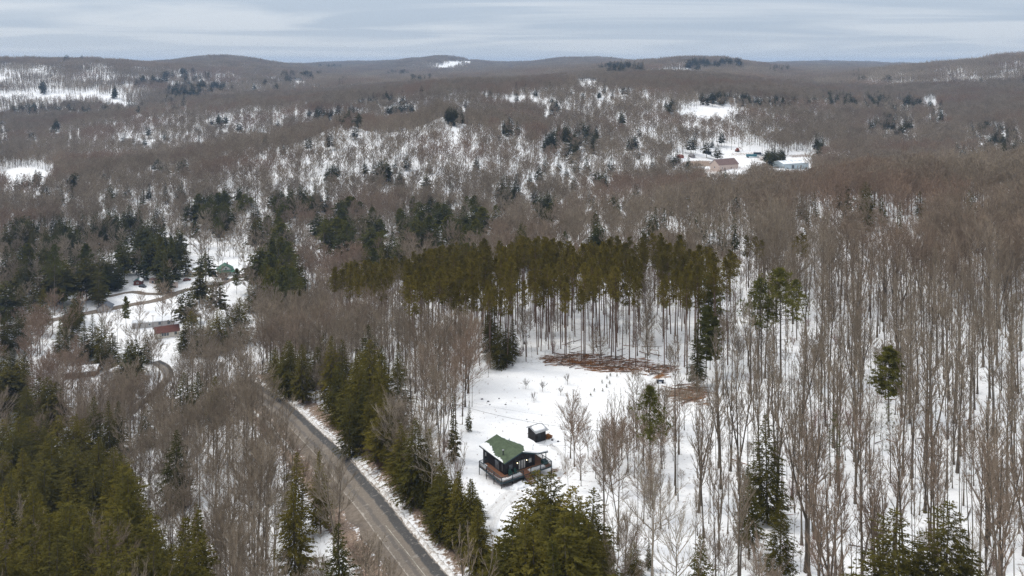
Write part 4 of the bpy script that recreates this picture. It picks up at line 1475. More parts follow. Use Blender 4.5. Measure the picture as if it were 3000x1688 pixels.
def lorry(px, py, rz, label, L=11, mat='teal_paint'):
    x, y, z = spot(px, py)
    t = thing('lorry', label, 'lorry', (x, y, z), radians(rz), 'lorries in the gravel yard')
    MB().box(-L / 2, L / 2 - 2.4, -1.25, 1.25, 1.0, 3.4).build('cargo_box', mat, t)
    MB().prism([(L / 2 - 2.2, .6), (L / 2, .6), (L / 2, 1.7), (L / 2 - .5, 2.8), (L / 2 - 2.2, 2.8)], -1.2, 1.2).build('cab', 'white_paint', t)
    MB().prism([(L / 2 - .48, 1.8), (L / 2 - .04, 1.8), (L / 2 - .46, 2.6)], -1.22, 1.22).build('windscreen', 'glass', t)
    for x0 in (-L / 2 + 1, -L / 2 + 2.2, L / 2 - 1.3):
        for s in (-1.05, 1.05):
            MB().wheel((x0, s, .5), .5, .35).build('wheel', 'tyre', t)


lorry(2205, 462, -8, 'teal box lorry parked in the middle of the gravel yard', 13)
lorry(2222, 456, -5, 'dark blue box lorry parked behind the teal one', 10, 'dark_paint')
x, y, z = spot(2160, 445)
t = thing('loader', 'red digging machine standing at the back of the gravel yard', 'machine', (x, y, z), .6)
MB().box(-2, 2, -1.3, 1.3, .9, 2.4).build('body', 'red_paint', t)
MB().box(-.6, 1.0, -.9, .9, 2.4, 4.0).build('cab', 'red_paint', t)
MB().bar((1.6, 0, 2.0), (4.2, 0, 4.6), .28, 6).bar((4.2, 0, 4.6), (6.0, 0, 2.2), .22, 6).build('arm', 'red_paint', t)
for s in (-1.3, 1.3):
    MB().box(-2.1, 2.1, s - .25, s + .25, .0, .9).build('track', 'tyre', t)


def car(px, py, rz, mat, label):
    x, y, z = spot(px, py)
    t = thing('parked_car', label, 'car', (x, y, z + .02), radians(rz), 'cars parked by the valley houses')
    MB().prism([(-2.2, .35), (2.2, .35), (2.2, .75), (1.3, .92), (-2.15, .95)], -.85, .85).build('body', mat, t)
    MB().prism([(-1.9, .955), (1.25, .925), (.55, 1.42), (-1.5, 1.45)], -.74, .74).build('cabin_glass', 'glass', t)
    MB().box(-1.45, .5, -.70, .70, 1.452, 1.49).build('roof', mat, t)
    for xx in (-1.4, 1.4):
        for s in (-.82, .82):
            MB().wheel((xx, s, .33), .33, .2).build('wheel', 'tyre', t)
    for s in (-.6, .6):
        MB().box(2.202, 2.23, s - .18, s + .18, .55, .72).build('headlight', 'white_trim', t)


car(414, 1136, 40, 'white_paint', 'pale car parked beside the grey gabled house')
car(205, 1068, 10, 'white_paint', 'white car parked below the teal gabled house')
car(418, 842, -20, 'dark_paint', 'dark car parked by the left end of the trailer home')
car(548, 822, 15, 'red_paint', 'red car parked between the trailer home and the tan house')
car(660, 820, 5, 'dark_paint', 'dark car parked in front of the green roofed house')
pole(612, 822, 10, 'wooden utility pole beside the valley road')
pole(448, 985, 10, 'wooden utility pole left of the red roofed house')
pole(252, 915, 10, 'wooden utility pole by the road near the dark hip roofed shed')


# ------------------------------------------------------------------ tree kinds
KIND = {}          # kind -> list of variants: dict(H, trunk mesh, crown mesh, all mesh)
PROTO = bpy.data.collections.new('woods_parts')            # not linked to the scene


def add_kind(kind, variants, trunk_mat, crown_mat, limb_mat=None):
    KIND[kind] = []
    for i, (H, g) in enumerate(variants):
        tg_, cg = g[0], g[1]
        pairs = [(tg_, trunk_mat), (cg, crown_mat)]
        if len(g) > 2:
            pairs.insert(1, (g[2], limb_mat))
            tr = join_geo('trunk', [(tg_, trunk_mat), (g[2], limb_mat)])
        else:
            tr = tg_.mesh('trunk', trunk_mat)
        cr = cg.mesh('crown', crown_mat)
        o = bpy.data.objects.new('%s_%02d' % (kind, i), join_geo(kind, pairs))
        KIND[kind].append(dict(H=H, trunk=tr, crown=cr, proto=o, i=i))


NV = 10
bare_look = ['slender straight', 'fork trunked', 'spreading', 'leaning', 'narrow high crowned', 'twin stemmed', 'bushy low branched', 'thin pole like', 'bare stemmed thin', 'stout forking']
add_kind('bare_tree', [
    (25, bare_tree(11, 25, .42, 2.9, 24, 6, 11, .026, .010, 0, 6, 1.0, (48, 76))),
    (20, bare_tree(12, 20, .42, 3.8, 30, 7, 13, .029, .02, 1)),
    (18, bare_tree(13, 18, .34, 5.0, 30, 8, 13, .029, .03)),
    (24, bare_tree(14, 24, .42, 2.8, 22, 6, 11, .026, .04, 0, 6, 1.05, (48, 76))),
    (25, bare_tree(15, 25, .50, 2.4, 20, 6, 10, .026, .008, 0, 6, .8, (50, 78))),
    (24, bare_tree(16, 24, .38, 3.0, 28, 6, 10, .026, .02, 2, 6, 1.1, (48, 76))),
    (15, bare_tree(17, 15, .22, 4.2, 36, 7, 13, .029, .03, 1)),
    (21, bare_tree(18, 21, .55, 1.7, 14, 5, 9, .024, .015, 0, 5, .45, (50, 78))),
    (22, bare_tree(19, 22, .60, 1.5, 12, 5, 9, .024, .025, 0, 5, .42, (52, 80))),
    (25, bare_tree(20, 25, .35, 3.2, 30, 6, 10, .026, .012, 1, 6, 1.25, (50, 78))),
], 'bark', 'twig')
add_kind('pale_tree', [
    (18, bare_tree(21, 18, .30, 5.4, 26, 7, 8, .03, .02, 1, 6, 1.15, (25, 60))),
    (17, bare_tree(22, 17, .32, 5.0, 26, 7, 8, .03, .03, 0, 6, 1.2, (20, 58))),
], 'pale_twig', 'pale_twig')
add_kind('mid_tree', [
    (21, bare_tree(31, 21, .44, 4.2, 22, 6, 9, .070, .015, 0, 4, .9, (30, 62), 1.3)),
    (20, bare_tree(32, 20, .40, 4.5, 22, 6, 9, .070, .03, 1, 4, .85, (30, 62), 1.3)),
    (18, bare_tree(33, 18, .34, 5.0, 22, 6, 9, .070, .03, 0, 4, .9, (30, 62), 1.3)),
    (22, bare_tree(34, 22, .46, 3.9, 20, 6, 9, .070, .02, 0, 4, .9, (30, 62), 1.3)),
], 'bark', 'twig')
add_kind('hemlock_tree', [
    (20, hemlock(41, 20, 4.2, 420, 34, .05, .28, .76, .32, 1, .68)),
    (20, hemlock(42, 20, 3.8, 420, 34, .08, .28, .74, .45, 1, .72)),
    (20, hemlock(43, 20, 4.8, 440, 36, .05, .28, .78, .4, 1, .58)),
    (20, hemlock(44, 20, 3.2, 400, 32, .1, .26, .70, .4, 1, .9)),
    (20, hemlock(45, 20, 3.8, 380, 32, .16, .26, .74, .5, 1, .7)),
], 'bark', 'hemlock')
add_kind('spruce_tree', [
    (20, hemlock(51, 20, 3.6, 190, 13, .10, .80, 1.3, .25, 1, .85)),
    (20, hemlock(52, 20, 4.4, 190, 13, .14, .85, 1.35, .45, 1, .62)),
    (20, hemlock(53, 20, 3.0, 170, 12, .06, .75, 1.2, .25, 1, .95)),
    (20, hemlock(54, 20, 4.8, 190, 13, .25, .9, 1.4, .55, 1, .5)),
], 'bark', 'spruce')
add_kind('red_pine_tree', [
    (25, pine(61, 25, .34, 2.5, 12, 6, 5, 10, .50, .085)),
    (25, pine(62, 25, .30, 2.3, 11, 6, 5, 10, .50, .085)),
    (25, pine(63, 25, .38, 2.7, 12, 6, 5, 10, .50, .085)),
    (25, pine(64, 25, .28, 2.9, 10, 7, 5, 10, .50, .085)),
], 'pine_bark', 'red_pine', 'pine_bark')
add_kind('white_pine_tree', [
    (24, pine(71, 24, .62, 4.8, 17, 7, 9, 13, .60, .13, 12, False, .62)),
    (24, pine(72, 24, .44, 4.8, 12, 6, 6, 11, .58, .10, 16, 40, .72)),
    (24, pine(74, 24, .66, 3.4, 13, 4, 3, 8, .50, .07, 8, True, .6)),
    (24, pine(73, 24, .72, 4.2, 19, 7, 9, 13, .60, .13, 10, False, .7)),
], 'bark', 'white_pine', 'bark')
add_kind('shrub', [(3, (Geo(), shrub(81, 3, 14, .035))), (3, (Geo(), shrub(82, 3, 18, .03))), (3, (Geo(), shrub(83, 3, 11, .04)))], 'shrub', 'shrub') if False else None
KIND['shrub'] = []
for i in range(3):
    me = shrub(81 + i, 3, 12 + 3 * i, .032).mesh('shrub', 'shrub')
    KIND['shrub'].append(dict(H=3, trunk=None, crown=me, proto=bpy.data.objects.new('shrub_%02d' % i, me), i=i))


# ------------------------------------------------------------------ where the trees stand
REG = {'A': (0, 1126, 2.576), 'B': (1000, 1126, 2.576), 'C': (2000, 1126, 2.576), 'D': (0, 563, 2.574), 'E': (1000, 563, 2.574), 'F': (2000, 563, 2.574),
       'Q': (0, 0, 1 / Q)}
TREES = []         # dicts: kind, x, y, z, H, v, rot, label, group, wide
rng = np.random.default_rng(2024)


def clear_of_roads(x, y, m=0.0):
    return (line_dist([x], [y], MAIN_ROAD)[0][0] > 5.0 + m and line_dist([x], [y], VALLEY_ROAD)[0][0] > 4.5 and line_dist([x], [y], SIDE_LANE)[0][0] > 3)


def put(kind, reg, qx, qy, H, v=None, label=None, group=None, wide=1.0, dmin=40, strict=True, uphill=False):
    if kind == 'hemlock_tree' and reg in 'AB':
        H *= 1.16
        wide *= 1.32
    elif kind == 'hemlock_tree':
        wide *= 1.2
    ox, oy, s = REG[reg]
    px, py = ox + qx / s, oy + qy / s
    for k in (1, .92, 1.08, .84, 1.16, .76, 1.25, .68, .6, .5, .42, 1.4):
        p = hit(px, py, H * k)
        if p is None:
            continue
        x, y = p
        if y < 62:
            continue
        z = float(gz(x, y))
        if strict:
            if uphill:
                dd_, ss_ = line_dist([x], [y], MAIN_ROAD)
                if ss_[0] < 0 or dd_[0] < 6.5:
                    continue
            bx, by, _ = proj(x, y, z)
            if not clear_of_roads(x, y) or (y < 430 and inside([bx], [by], CLEARING)[0]):
                continue
        vs = KIND[kind]
        TREES.append(dict(kind=kind, x=x, y=y, z=z, H=H * k, v=int(rng.integers(len(vs))) if v is None else v, rot=rng.uniform(0, 6.28), label=label, group=group, wide=wide, d=math.hypot(x, y), hero=True))
        return TREES[-1]
    return None


# conspicuous evergreens, by where their tops show
GL = 'hemlocks of the dark grove at lower left'
for qx, qy in ((60, 210), (340, 190), (150, 230), (430, 215), (560, 210), (610, 260), (240, 360), (90, 330), (400, 350), (570, 400), (480, 420), (740, 380), (860, 450), (960, 560), (800, 500), (540, 540),
               (680, 480), (270, 740), (180, 620), (90, 640), (30, 480), (850, 740), (760, 800), (480, 770), (500, 870), (380, 930), (620, 900), (390, 1140), (240, 1010), (800, 1040), (700, 1000), (560, 1050), (120, 880),
               (1110, 1000), (1180, 1080), (1450, 890), (1510, 900), (1390, 960), (940, 1250), (1060, 1230), (860, 1290), (690, 1240), (280, 1250), (450, 1280), (1010, 1350), (760, 1340), (560, 1350), (980, 640), (330, 560), (30, 760), (40, 1000), (900, 900)):
    if rng.uniform() < .94:
        put('hemlock_tree', 'A', qx, qy, rng.uniform(15, 22), None, None, GL, rng.uniform(.95, 1.25))
for qx, qy, H, lb in ((700, 80, 20, 'tall olive hemlock at the back of the dark grove below the grey gabled house'), (840, 100, 19, 'broad hemlock at the back right of the dark grove near the snowy lane'),
                      (890, 115, 17, 'smaller hemlock leaning out at the right end of the grove near the snowy lane'), (1320, 330, 17, 'bright olive hemlock standing alone among bare trees right of the dark grove'),
                      (1105, 180, 11, 'young dark spruce beside the curving snowy lane')):
    put('hemlock_tree', 'A', qx, qy, H, None, lb)
for qx, qy, H, lb in ((2220, 500, 15, 'dark hemlock left of a pair beside the lower road'), (2420, 480, 14, 'slim hemlock at the road edge, right of the dark one'), (2230, 720, 15, 'olive hemlock hugging the bare trees left of the lower road'),
                      (2560, 1020, 14, 'hemlock close to the road near the bottom of the picture')):
    put('hemlock_tree', 'A', qx, qy, H, None, lb)
GC = 'hemlocks in the row between the road and the clearing'
for qx, qy, H in ((40, 60, 20), (110, -20, 20), (180, -60, 20), (220, 60, 20), (300, 0, 20), (60, 200, 19), (160, 170, 20), (260, 130, 19), (330, 90, 19), (230, 280, 18), (120, 330, 17), (300, 330, 16), (30, -110, 18), (-10, 20, 17), (380, 230, 15)):
    put('hemlock_tree', 'B', qx, qy, H, None, None, GC, rng.uniform(1.0, 1.5), uphill=True)
for qx, qy, H, lb in ((1440 - 1440 + 850, 80, 14, 'snow dusted conifer at the left edge of the clearing'), (960, 110, 11, 'smaller conifer with snowy boughs at the left edge of the clearing')):
    put('spruce_tree', 'B', qx, qy, H, 2, lb)
for qx, qy, H, lb in ((900, 640, 17, 'dark hemlock left of the driveway behind a pale bare tree'), (800, 760, 16, 'broad hemlock between the road and the driveway'), (960, 700, 16, 'hemlock standing on the left side of the driveway below the cabin'),
                      (1050, 900, 13, 'feathery hemlock overhanging the left of the driveway'), (700, 900, 14, 'low dark hemlock nearest the road on the left of the driveway'), (860, 920, 14, 'hemlock at the foot of the driveway group')):
    put('hemlock_tree', 'B', qx, qy, H, None, lb, None, 1.3, uphill=True)
GB = 'hemlocks of the big clump below the cabin'
for qx, qy, H in ((1340, 870, 17), (1270, 1010, 17), (1400, 1000, 18), (1560, 900, 18), (1650, 960, 18), (1200, 1130, 17), (1340, 1190, 17), (1480, 1120, 18), (1620, 1150, 18), (1740, 1050, 17), (1850, 1000, 15), (1120, 1260, 16), (1250, 1330, 16), (1420, 1330, 17), (1580, 1360, 17), (1100, 1390, 15), (1700, 1300, 16), (1780, 900, 16)):
    put('hemlock_tree', 'B', qx, qy, H, None, None, GB, rng.uniform(1.1, 1.4), 40, uphill=True)
for qx, qy, H in ((400, 90, 14), (480, 160, 13), (330, 230, 14), (440, 330, 12), (520, 470, 12), (470, 560, 11), (600, 180, 13), (690, 250, 11), (560, 620, 11)):
    put('pale_tree' if qx % 20 else 'bare_tree', 'B', qx, qy, H, 1 if qx % 20 else 2, None, 'bare trees between the hemlock row and the clearing', 1.2, uphill=True)
for qx, qy, H in ((560, 250, 14), (640, 330, 12), (440, 420, 14), (420, 560, 11), (740, 660, 13), (470, 300, 16), (620, 640, 11)):
    put('hemlock_tree', 'B', qx, qy, H, None, None, GC, rng.uniform(1.2, 1.5), uphill=True)
GROVE = [(0, 190), (520, 190), (640, 270), (860, 430), (1000, 570), (1060, 720), (1010, 820), (1130, 960), (1330, 1080), (1480, 900), (1580, 1010), (1530, 1300), (1500, 1440), (0, 1440)]
got = []
for k in range(700):
    zx, zy = rng.uniform(0, 1600), rng.uniform(190, 1440)
    if not inside([zx], [zy], GROVE)[0]:
        continue
    p = hit(zx / 2.576, 1126 + zy / 2.576, 17)
    if p is None or any((p[0] - a) ** 2 + (p[1] - b2) ** 2 < 4.2 ** 2 for a, b2 in got) or any((p[0] - t['x']) ** 2 + (p[1] - t['y']) ** 2 < 3.0 ** 2 for t in TREES):
        continue
    got.append(p)
    put('hemlock_tree', 'A', zx, zy, rng.uniform(13, 18), None, None, GL, rng.uniform(.9, 1.15))
for qx, qy, H, lb in ((1490, 630, 17, 'pointed hemlock in front of the cabin stairs'), (1570, 645, 17, 'pointed hemlock just right of the cabin stairs'), (1510, 745, 17, 'tallest yellowish hemlock in the middle of the clump below the cabin'),
                      (1750, 740, 17, 'dark hemlock on the right side of the clump below the cabin'), (1870, 765, 16, 'hemlock at the far right of the clump below the cabin')):
    put('hemlock_tree', 'B', qx, qy, H, None, lb, None, 1.1)
for qx, qy, H, k, lb in ((640, 210, 19, 'hemlock_tree', 'olive hemlock with bare lower boughs on the slope right of the clearing'), (1150, 200, 17, 'white_pine_tree', 'thin see-through pine in the middle of the right slope'), (1570, 60, 17, 'white_pine_tree', 'dead looking wispy pine high on the right slope'),
                         (1570, 910, 18, 'hemlock_tree', 'pointed hemlock left of the pair at the lower right corner'), (1960, 845, 19, 'hemlock_tree', 'tall hemlock right of the pair at the lower right corner'), (1600, 1240, 14, 'hemlock_tree', 'low hemlock in front of the pair at the lower right corner'),
                         (500, 600, 15, 'hemlock_tree', 'thin grey hemlock below the olive one on the right slope'), (140, 1120, 15, 'hemlock_tree', 'dark hemlock at the bottom right of the clump below the cabin'), (2090, 1060, 15, 'hemlock_tree', 'hemlock behind the pale bare tree at lower right'),
                         (730, 830, 14, 'hemlock_tree', 'shaggy grey hemlock low on the right slope'), (1780, 1090, 14, 'hemlock_tree', 'dark hemlock between the two pointed ones at lower right')):
    put(k, 'C', qx, qy, H, (2 if k == 'white_pine_tree' else 2 if 'corner' in lb else 4 if 'grey' in lb else 0), lb, None, 1.25 if 'corner' in lb else 1.0)
for qx, qy, H, k, lb in ((860, 650, 18, 'white_pine_tree', 'olive pine tucked against the right of the two dark pines'),
                         (220, 600, 21, 'white_pine_tree', 'olive pine at the right end of the red pine stand'), (110, 980, 17, 'hemlock_tree', 'dark hemlock in front of the bright pine by the slash'), 
                         (1550, 1150, 17, 'white_pine_tree', 'lone small green pine in the bare woods far right')):
    put(k, 'F', qx, qy, H, None, lb, None, 1.5 if k == 'white_pine_tree' else 1.2)
for qx, qy, H, k, lb in ((560, 50, 19, 'white_pine_tree', 'broad olive pine poking above the brown woods right of the pine stand'), (940, 50, 16, 'spruce_tree', 'dark spruce alone on the brown ridge right of the broad pine'), (1630, 70, 16, 'spruce_tree', 'low dark evergreen on the brown ridge far right'), (1510, 20, 15, 'spruce_tree', 'grey brown spruce on the brown ridge right'),
                         (180, 180, 18, 'spruce_tree', None), (120, 140, 17, 'spruce_tree', None), (290, 160, 18, 'spruce_tree', None), (390, 140, 18, 'spruce_tree', None), (50, 150, 18, 'spruce_tree', None), (230, 215, 16, 'spruce_tree', None), (320, 200, 16, 'spruce_tree', None),
                         (540, 330, 20, 'red_pine_tree', None), (480, 320, 20, 'red_pine_tree', None), (590, 350, 20, 'red_pine_tree', None), (880, 300, 20, 'red_pine_tree', None), (920, 310, 20, 'red_pine_tree', None), (840, 320, 20, 'red_pine_tree', None)):
    put(k, 'F', qx, qy, H, None, lb, 'evergreens at the right end of the pine stand' if lb is None else None)
for qx, qy, H, k, lb in ((220, 980, 19, 'hemlock_tree', 'dark pointed spruce rising at the back of the hemlock row by the road'), (1130, 820, 17, 'hemlock_tree', 'brown tinged hemlock at the left edge of the pine stand'), (1110, 920, 12, 'white_pine_tree', 'bright olive bushy pine at the left edge of the pine stand'), (1200, 960, 15, 'hemlock_tree', 'dark hemlock in the shade left of the pine trunks'), (1290, 950, 15, 'hemlock_tree', None), (1240, 1010, 14, 'hemlock_tree', None),
                         (10, 1100, 17, 'hemlock_tree', None), (440, 1130, 12, 'hemlock_tree', 'short hemlock right of the pointed spruce by the road'), (180, 1180, 17, 'hemlock_tree', None), (100, 1210, 17, 'hemlock_tree', None), (300, 1150, 15, 'hemlock_tree', None), (520, 170, 20, 'spruce_tree', None), (600, 60, 22, 'spruce_tree', None),
                         (1690, 290, 15, 'white_pine_tree', 'olive pine just behind the middle of the pine stand'), (1920, 160, 15, 'white_pine_tree', 'yellow green pine leaning in the bare woods behind the stand'), (1570, 10, 17, 'spruce_tree', None), (2330, 110, 14, 'spruce_tree', None), (2480, 50, 13, 'spruce_tree', None), (680, 330, 12, 'spruce_tree', None), (370, 330, 12, 'spruce_tree', None), (930, 340, 15, 'hemlock_tree', None), (570, 360, 12, 'white_pine_tree', None)):
    put(k, 'E', qx, qy, H, None, lb, 'evergreens around the pine stand' if lb is None else None, rng.uniform(1.1, 1.35))
for qx, qy, H, k, lb in (
                         
                         (700, 900, 18, 'hemlock_tree', None), (770, 930, 18, 'hemlock_tree', None), (640, 960, 17, 'hemlock_tree', None), (450, 940, 17, 'hemlock_tree', None), (500, 1000, 15, 'hemlock_tree', None), (60, 880, 17, 'hemlock_tree', None), (140, 890, 17, 'hemlock_tree', None), (30, 960, 15, 'hemlock_tree', None), (190, 930, 15, 'hemlock_tree', None),
                         (1450, 890, 17, 'hemlock_tree', None), (1380, 950, 15, 'hemlock_tree', None), (1510, 930, 16, 'hemlock_tree', None), (1650, 870, 17, 'hemlock_tree', None), (1720, 880, 17, 'hemlock_tree', None), (1810, 790, 19, 'hemlock_tree', 'slender dark spruce at the right end of the clump by the red roofed house'), (1580, 960, 14, 'hemlock_tree', None),
                         (2120, 330, 25, 'white_pine_tree', None), (2060, 360, 24, 'white_pine_tree', None), (2180, 400, 22, 'white_pine_tree', None), (1960, 600, 18, 'hemlock_tree', None), (2030, 560, 18, 'hemlock_tree', None), (2110, 520, 19, 'hemlock_tree', None), (2200, 500, 19, 'hemlock_tree', None), (2280, 540, 18, 'hemlock_tree', None), (1900, 640, 16, 'hemlock_tree', None), (2160, 600, 17, 'hemlock_tree', None), (1785, 570, 13, 'white_pine_tree', 'round olive pine right in front of the green roofed house'), (2250, 630, 16, 'hemlock_tree', None), (2080, 640, 16, 'hemlock_tree', None),
                         (2440, 1050, 13, 'hemlock_tree', None), (2510, 1060, 13, 'hemlock_tree', None), (2200, 1110, 13, 'hemlock_tree', None), (2310, 1120, 13, 'hemlock_tree', None), (2060, 1180, 13, 'hemlock_tree', None), (2130, 1200, 12, 'hemlock_tree', None), (2390, 1160, 12, 'hemlock_tree', None), (2250, 1230, 11, 'hemlock_tree', None), (2500, 1150, 11, 'hemlock_tree', None),
                         (40, 260, 18, 'spruce_tree', None), (300, 150, 18, 'spruce_tree', None), (400, 140, 18, 'spruce_tree', None), (470, 140, 18, 'spruce_tree', None), (530, 180, 18, 'spruce_tree', None), (620, 130, 18, 'spruce_tree', None), (660, 170, 16, 'spruce_tree', None), (800, 120, 18, 'spruce_tree', None), (870, 130, 18, 'spruce_tree', None), (970, 70, 18, 'spruce_tree', None), (1040, 110, 18, 'spruce_tree', None), (1180, 60, 18, 'spruce_tree', None), (1230, 90, 17, 'spruce_tree', None), (1480, 20, 18, 'spruce_tree', None), (1580, 10, 18, 'spruce_tree', None), (860, 240, 17, 'spruce_tree', None), (900, 300, 17, 'spruce_tree', None), (350, 260, 17, 'spruce_tree', None), (430, 250, 17, 'spruce_tree', None), (1390, 130, 17, 'spruce_tree', None), (1660, 150, 18, 'spruce_tree', None), (1460, 210, 17, 'white_pine_tree', None), (1640, 180, 19, 'white_pine_tree', None),
                         (1390, 1350, 16, 'hemlock_tree', None), (1490, 1345, 16, 'hemlock_tree', None), (1630, 1380, 14, 'hemlock_tree', None), (60, 1230, 16, 'hemlock_tree', None), (150, 1210, 16, 'hemlock_tree', None), (20, 1330, 15, 'hemlock_tree', None), (170, 1340, 15, 'hemlock_tree', None), (210, 380, 22, 'white_pine_tree', None), (110, 420, 20, 'hemlock_tree', None), (240, 290, 18, 'spruce_tree', None)):
    put(k, 'D', qx, qy, H * 1.1, None, lb, 'evergreens scattered through the valley' if lb is None else None, rng.uniform(1.15, 1.5))
for qx, qy, lb in ((765, 930, 'pale bare tree spreading its limbs right beside the road'), (1085, 1095, 'pale grey bare tree in front of the dark hemlocks left of the cabin'), (1010, 960, 'pale twisted bare tree above the hemlock row'), (2420, 1335, 'pale bare tree with white limbs in the lower right corner'), (1545, 1275, 'pale bare tree at the bottom below the hemlock clump'),
                   (1640, 1180, 'pale bare tree with crooked limbs right of the hemlock clump'), (165, 830, 'pale forked bare tree in front of hemlocks in the left valley'), (690, 1240, None), (240, 1300, None), (20, 1290, None), (840, 1160, None), (980, 1010, None), (1020, 900, None), (590, 1090, None), (1700, 1290, None)):
    put('pale_tree', 'Q', qx, qy, rng.uniform(13, 17), None, lb, 'pale bare trees around the clearing' if lb is None else None)
put('bare_tree', 'D', 1230, 690, 15, 2, 'wide crowned bare tree standing in front of the trailer home', None, 1.3)
put('bare_tree', 'D', 1060, 740, 10, 6, 'small bare tree beside the valley road left of the trailer home')
def put_base(kind, reg, qx, qy, qtop, v, label, wide=1.0, group=None):
    ox, oy, s = REG[reg]
    px, py, pt = ox + qx / s, oy + qy / s, oy + qtop / s
    x, y, z = spot(px, py)
    d = ray(px, pt)
    H = HC + d[2] / d[1] * y - z
    TREES.append(dict(kind=kind, x=x, y=y, z=z, H=H, v=v, rot=rng.uniform(0, 6.28), label=label, group=group, wide=wide, d=math.hypot(x, y), hero=True))


for a in (('white_pine_tree', 640, 775, 385, 0, 'tall layered white pine on the left, right of a pair by the valley road', 1.1), ('white_pine_tree', 410, 930, 385, 1, 'tall layered white pine on the left, left of a pair by the valley road', 1.0),
          ('hemlock_tree', 745, 870, 555, 3, 'dark spruce with snowy boughs in front of the layered white pines', 1.3), ('hemlock_tree', 1550, 585, 415, 3, 'dark spruce between the tan house and the green roofed house', 1.3),
          ('white_pine_tree', 1215, 630, 330, 0, 'left of the broad pines standing behind the trailer home', .85), ('white_pine_tree', 1300, 640, 320, 3, 'right of the broad pines standing behind the trailer home', .8),
          ('white_pine_tree', 950, 1010, 780, 3, 'rusty tinged pine right of the dark hip roofed shed', 1.2), ('hemlock_tree', 1110, 1290, 1030, 0, 'large conical spruce left of the red roofed house', 1.3)):
    put_base(a[0], 'D', *a[1:])
for qx, qy, qt in ((780, 1150, 640), (880, 1180, 700), (980, 1120, 730), (700, 1080, 720), (1025, 1010, 830), (860, 1240, 910), (760, 960, 560)):
    put_base('hemlock_tree', 'B', qx, qy, qt, None or int(rng.integers(3)), None, rng.uniform(1.45, 1.8), GC)
for qx, qy, qt in ((900, 1105, 880), (958, 1118, 885), (852, 1062, 905), (1000, 1098, 900), (930, 1050, 850), (722, 1000, 852), (694, 990, 872), (762, 1012, 862), (832, 1022, 842), (880, 1150, 990)):
    put_base('hemlock_tree', 'Q', qx, qy, qt, int(rng.integers(3)), None, rng.uniform(1.2, 1.5), GC)
for qx, qy, qt in ((1900, 1300, 900), (2000, 1420, 1080), (2200, 1440, 1170), (1800, 1250, 830), (1650, 1380, 820), (1560, 1440, 900), (2320, 1400, 1160)):
    put_base('hemlock_tree', 'B', qx, qy, qt, int(rng.integers(5)), None, rng.uniform(1.2, 1.5), GB)
for a in (('F', 740, 1440, 560, 1, 'right and larger of the two dark round pines on the right slope', 1.45), ('F', 595, 1440, 632, 1, 'left of the two dark round pines on the right slope', 1.3),
          ('F', 175, 1395, 850, 3, 'bright yellow green pine at the right edge of the log slash', 1.35), ('F', 245, 1370, 925, 3, 'second yellow green pine right beside the bright one', 1.1),
          ('B', 2335, 880, 0, 1, 'big white pine with a bushy top at the right edge of the clearing', 1.15)):
    put_base('white_pine_tree', *a)
n_hero = len(TREES)

